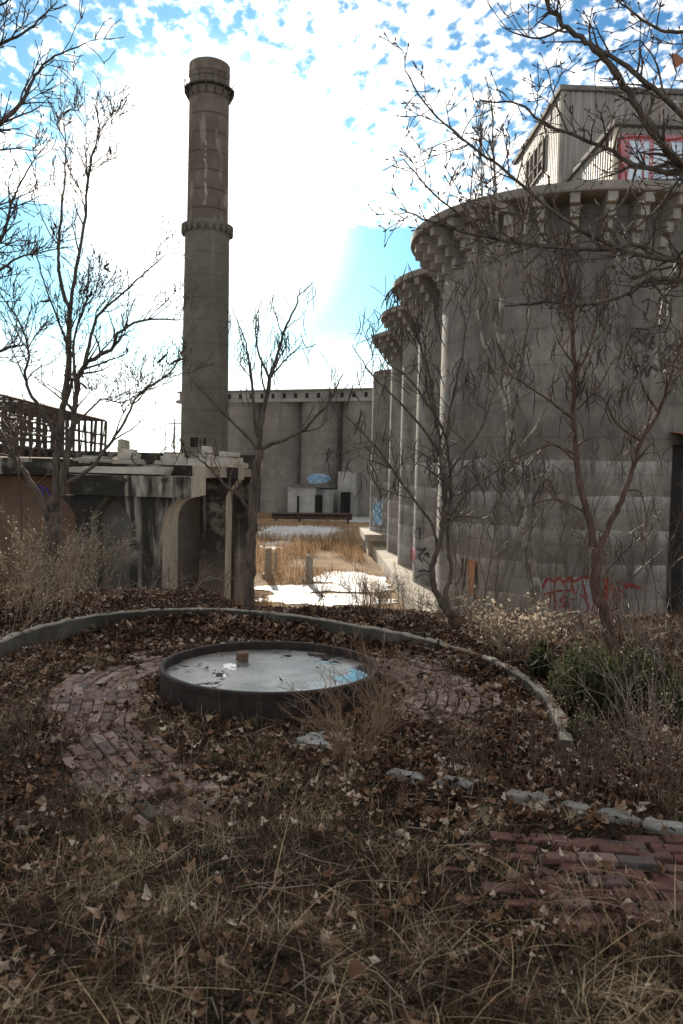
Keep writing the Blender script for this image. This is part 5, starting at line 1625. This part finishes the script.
def evergreen(label, base, rx, rz, n_, seed):
    r = np.random.default_rng(seed)
    b = np.array([base[0], base[1], float(ground_z(base[0], base[1]))])
    t = thing('evergreen_shrub', label, 'shrub', b, 'evergreen shrubs')
    # upright sprays: stems, each dressed with narrow leaves
    mbs = MB(); pos_ = []; dirs = []
    for k in range(n_):
        a_ = r.uniform(0, 2 * PI); q_ = math.sqrt(r.random()); h = rz * (1.15 - .55 * q_) * r.uniform(.65, 1.1)
        p0 = b + [q_ * rx * .35 * math.cos(a_), q_ * rx * .35 * math.sin(a_), -.02]
        p1 = b + [q_ * rx * math.cos(a_), q_ * rx * math.sin(a_), h]
        pm = (p0 + p1) / 2 + [q_ * rx * .15 * math.cos(a_), q_ * rx * .15 * math.sin(a_), -.02]
        mbs.tube(catmull([p0, pm, p1], 3), [.004, .004, .0035, .003, .0025, .002, .0015], 3, False)
        for j in range(44):
            s_ = r.uniform(.15, 1.0); p = (1 - s_) ** 2 * p0 + 2 * s_ * (1 - s_) * pm + s_ * s_ * p1
            pos_.append(p)
    mbs.build('stems', M['twig_dark'], t)
    pos_ = np.array(pos_); m_ = len(pos_)
    o = blades('foliage', pos_, r.uniform(.025, .055, m_), r.uniform(.008, .015, m_), r.normal(0, 1.0, m_), M['needle'], (.1, .9), 2, seed)
    me = o.data
    co = np.empty(len(me.vertices) * 3, np.float32); me.vertices.foreach_get('co', co)
    co = (co.reshape(-1, 3) - b).astype(np.float32); me.vertices.foreach_set('co', co.ravel()); me.update()
    o.parent = t; stuff(o)
    return t


evergreen('small dark evergreen shrub touching the kerb, next to the dry bush', G(541, 670, .1), .12, .32, 60, 81)
evergreen('broad evergreen shrub in the middle of the group, behind the kerb end', G(588, 704, .08), .30, .50, 170, 82)
evergreen('low rounded evergreen at the very end of the kerb', G(586, 741, .05), .12, .24, 50, 83)
evergreen('yellowish evergreen shrub behind the forked trunk', G(640, 690, .1), .24, .48, 80, 84)
evergreen('evergreen shrub half hidden by canes at the right border', G(684, 712, .1), .2, .36, 80, 85)

# ------------------------------------------------------------------ world and sun
sun_dir = ray(206.5, 214); sun_dir = sun_dir / np.linalg.norm(sun_dir)
ELEV = math.asin(sun_dir[2]); AZ = math.atan2(sun_dir[0], sun_dir[1])
sd = bpy.data.lights.new('sun', 'SUN'); sd.energy = 5.0; sd.angle = R(0.53); sd.color = (1.0, 0.90, 0.76)
so = bpy.data.objects.new('sun', sd); COL.objects.link(so)
so.rotation_euler = Vector(tuple(-sun_dir)).to_track_quat('-Z', 'Y').to_euler()
so.location = (0, 0, 40)

w = bpy.data.worlds.new('World'); SC.world = w; w.use_nodes = True
nt = w.node_tree; nn = nt.nodes; ll = nt.links
bg = nn['Background']
sky = nn.new('ShaderNodeTexSky'); sky.sky_type = 'NISHITA'; sky.sun_disc = False
sky.sun_elevation = ELEV; sky.sun_rotation = AZ
sky.air_density = 1.0; sky.dust_density = 0.6; sky.ozone_density = 1.5


def wm(op, a, b=0.0):
    n = nn.new('ShaderNodeMath'); n.operation = op
    for i, q_ in enumerate((a, b)):
        if isinstance(q_, bpy.types.NodeSocket): ll.new(q_, n.inputs[i])
        else: n.inputs[i].default_value = q_
    return n.outputs[0]


def wmr(v, a, b, c=0.0, d=1.0):
    n = nn.new('ShaderNodeMapRange'); n.interpolation_type = 'SMOOTHSTEP'; ll.new(v, n.inputs[0])
    for i, q_ in enumerate((a, b, c, d)): n.inputs[i + 1].default_value = q_
    return n.outputs[0]


tc = nn.new('ShaderNodeTexCoord'); sep = nn.new('ShaderNodeSeparateXYZ'); ll.new(tc.outputs['Generated'], sep.inputs[0])
dz = wm('ADD', wm('MAXIMUM', sep.outputs[2], 0.0), 0.12)
cmb = nn.new('ShaderNodeCombineXYZ'); ll.new(wm('DIVIDE', sep.outputs[0], dz), cmb.inputs[0]); ll.new(wm('DIVIDE', sep.outputs[1], dz), cmb.inputs[1])


def wnoise(scale, detail, rough=0.55, sc=(1, 1, 1), rot=0.0, loc=(0, 0, 0), dist=0.0):
    mp = nn.new('ShaderNodeMapping'); ll.new(cmb.outputs[0], mp.inputs[0]); mp.inputs['Scale'].default_value = sc; mp.inputs['Rotation'].default_value = (0, 0, rot); mp.inputs['Location'].default_value = loc
    n = nn.new('ShaderNodeTexNoise'); ll.new(mp.outputs[0], n.inputs['Vector']); n.inputs['Scale'].default_value = scale; n.inputs['Detail'].default_value = detail; n.inputs['Roughness'].default_value = rough; n.inputs['Distortion'].default_value = dist
    return n.outputs[0]


big = wnoise(1.1, 3, .5, loc=(4.4, 1.65, 0))
rip = wnoise(21.0, 4, .58, (1.5, 1.0, 1), .5, dist=.15)
cov = wm('ADD', wm('MULTIPLY', big, 0.95), wm('MULTIPLY', rip, 1.35))
# the sheet of cloud is thickest low towards the sun and breaks up overhead
dot = nn.new('ShaderNodeVectorMath'); dot.operation = 'DOT_PRODUCT'; ll.new(tc.outputs['Generated'], dot.inputs[0]); dot.inputs[1].default_value = tuple(sun_dir)
cov = wm('ADD', cov, wm('ADD', wmr(dot.outputs['Value'], .983, .996, 0.0, .26), wmr(dot.outputs['Value'], .55, -.2, 0.0, .30)))  # last term: unseen cloud behind the camera, added to whiten the ambient light
gapv = ray(150, 20) / np.linalg.norm(ray(150, 20))
dg = nn.new('ShaderNodeVectorMath'); dg.operation = 'DOT_PRODUCT'; ll.new(tc.outputs['Generated'], dg.inputs[0]); dg.inputs[1].default_value = tuple(gapv)
cov = wm('SUBTRACT', cov, wmr(dg.outputs['Value'], .974, .998, 0.0, .17))
cloud = wmr(cov, 0.88, 1.28)
cloud = wm('MULTIPLY', cloud, wmr(sep.outputs[2], .288, .302))
mixc = nn.new('ShaderNodeMix'); mixc.data_type = 'RGBA'; ll.new(cloud, mixc.inputs[0]); tint = nn.new('ShaderNodeMix'); tint.data_type = 'RGBA'; tint.blend_type = 'MULTIPLY'; tint.inputs[0].default_value = 1.0
ll.new(sky.outputs[0], tint.inputs[6]); tint.inputs[7].default_value = (0.46, 0.98, 1.36, 1); 
aur = nn.new('ShaderNodeMix'); aur.data_type = 'RGBA'; aur.inputs[7].default_value = (26, 25.5, 24.5, 1)
ll.new(wm('MAXIMUM', wmr(dot.outputs['Value'], .982, .9995, 0.0, 1.0), wmr(sep.outputs[2], .19, .08, 0.0, .8)), aur.inputs[0]); ll.new(tint.outputs[2], aur.inputs[6]); ll.new(aur.outputs[2], mixc.inputs[6]); mixc.inputs[7].default_value = (0, 0, 0, 1)
# cloud is far brighter where it scatters the sun forward than on the opposite side of the sky
cb_ = wmr(dot.outputs['Value'], .30, .96, 6.5, 27.0)
ccol = nn.new('ShaderNodeCombineXYZ'); ll.new(cb_, ccol.inputs[0]); ll.new(wm('MULTIPLY', cb_, .955), ccol.inputs[1]); ll.new(wm('MULTIPLY', cb_, .885), ccol.inputs[2])
ll.new(ccol.outputs[0], mixc.inputs[7])
ll.new(mixc.outputs[2], bg.inputs[0]); bg.inputs[1].default_value = 0.05

SC.view_settings.view_transform = 'Standard'; SC.view_settings.look = 'None'
SC.view_settings.exposure = 0.95; SC.view_settings.gamma = 1.0
SC.render.engine = 'CYCLES'
SC.cycles.max_bounces = 6; SC.cycles.diffuse_bounces = 3; SC.cycles.glossy_bounces = 3
SC.cycles.use_denoising = True
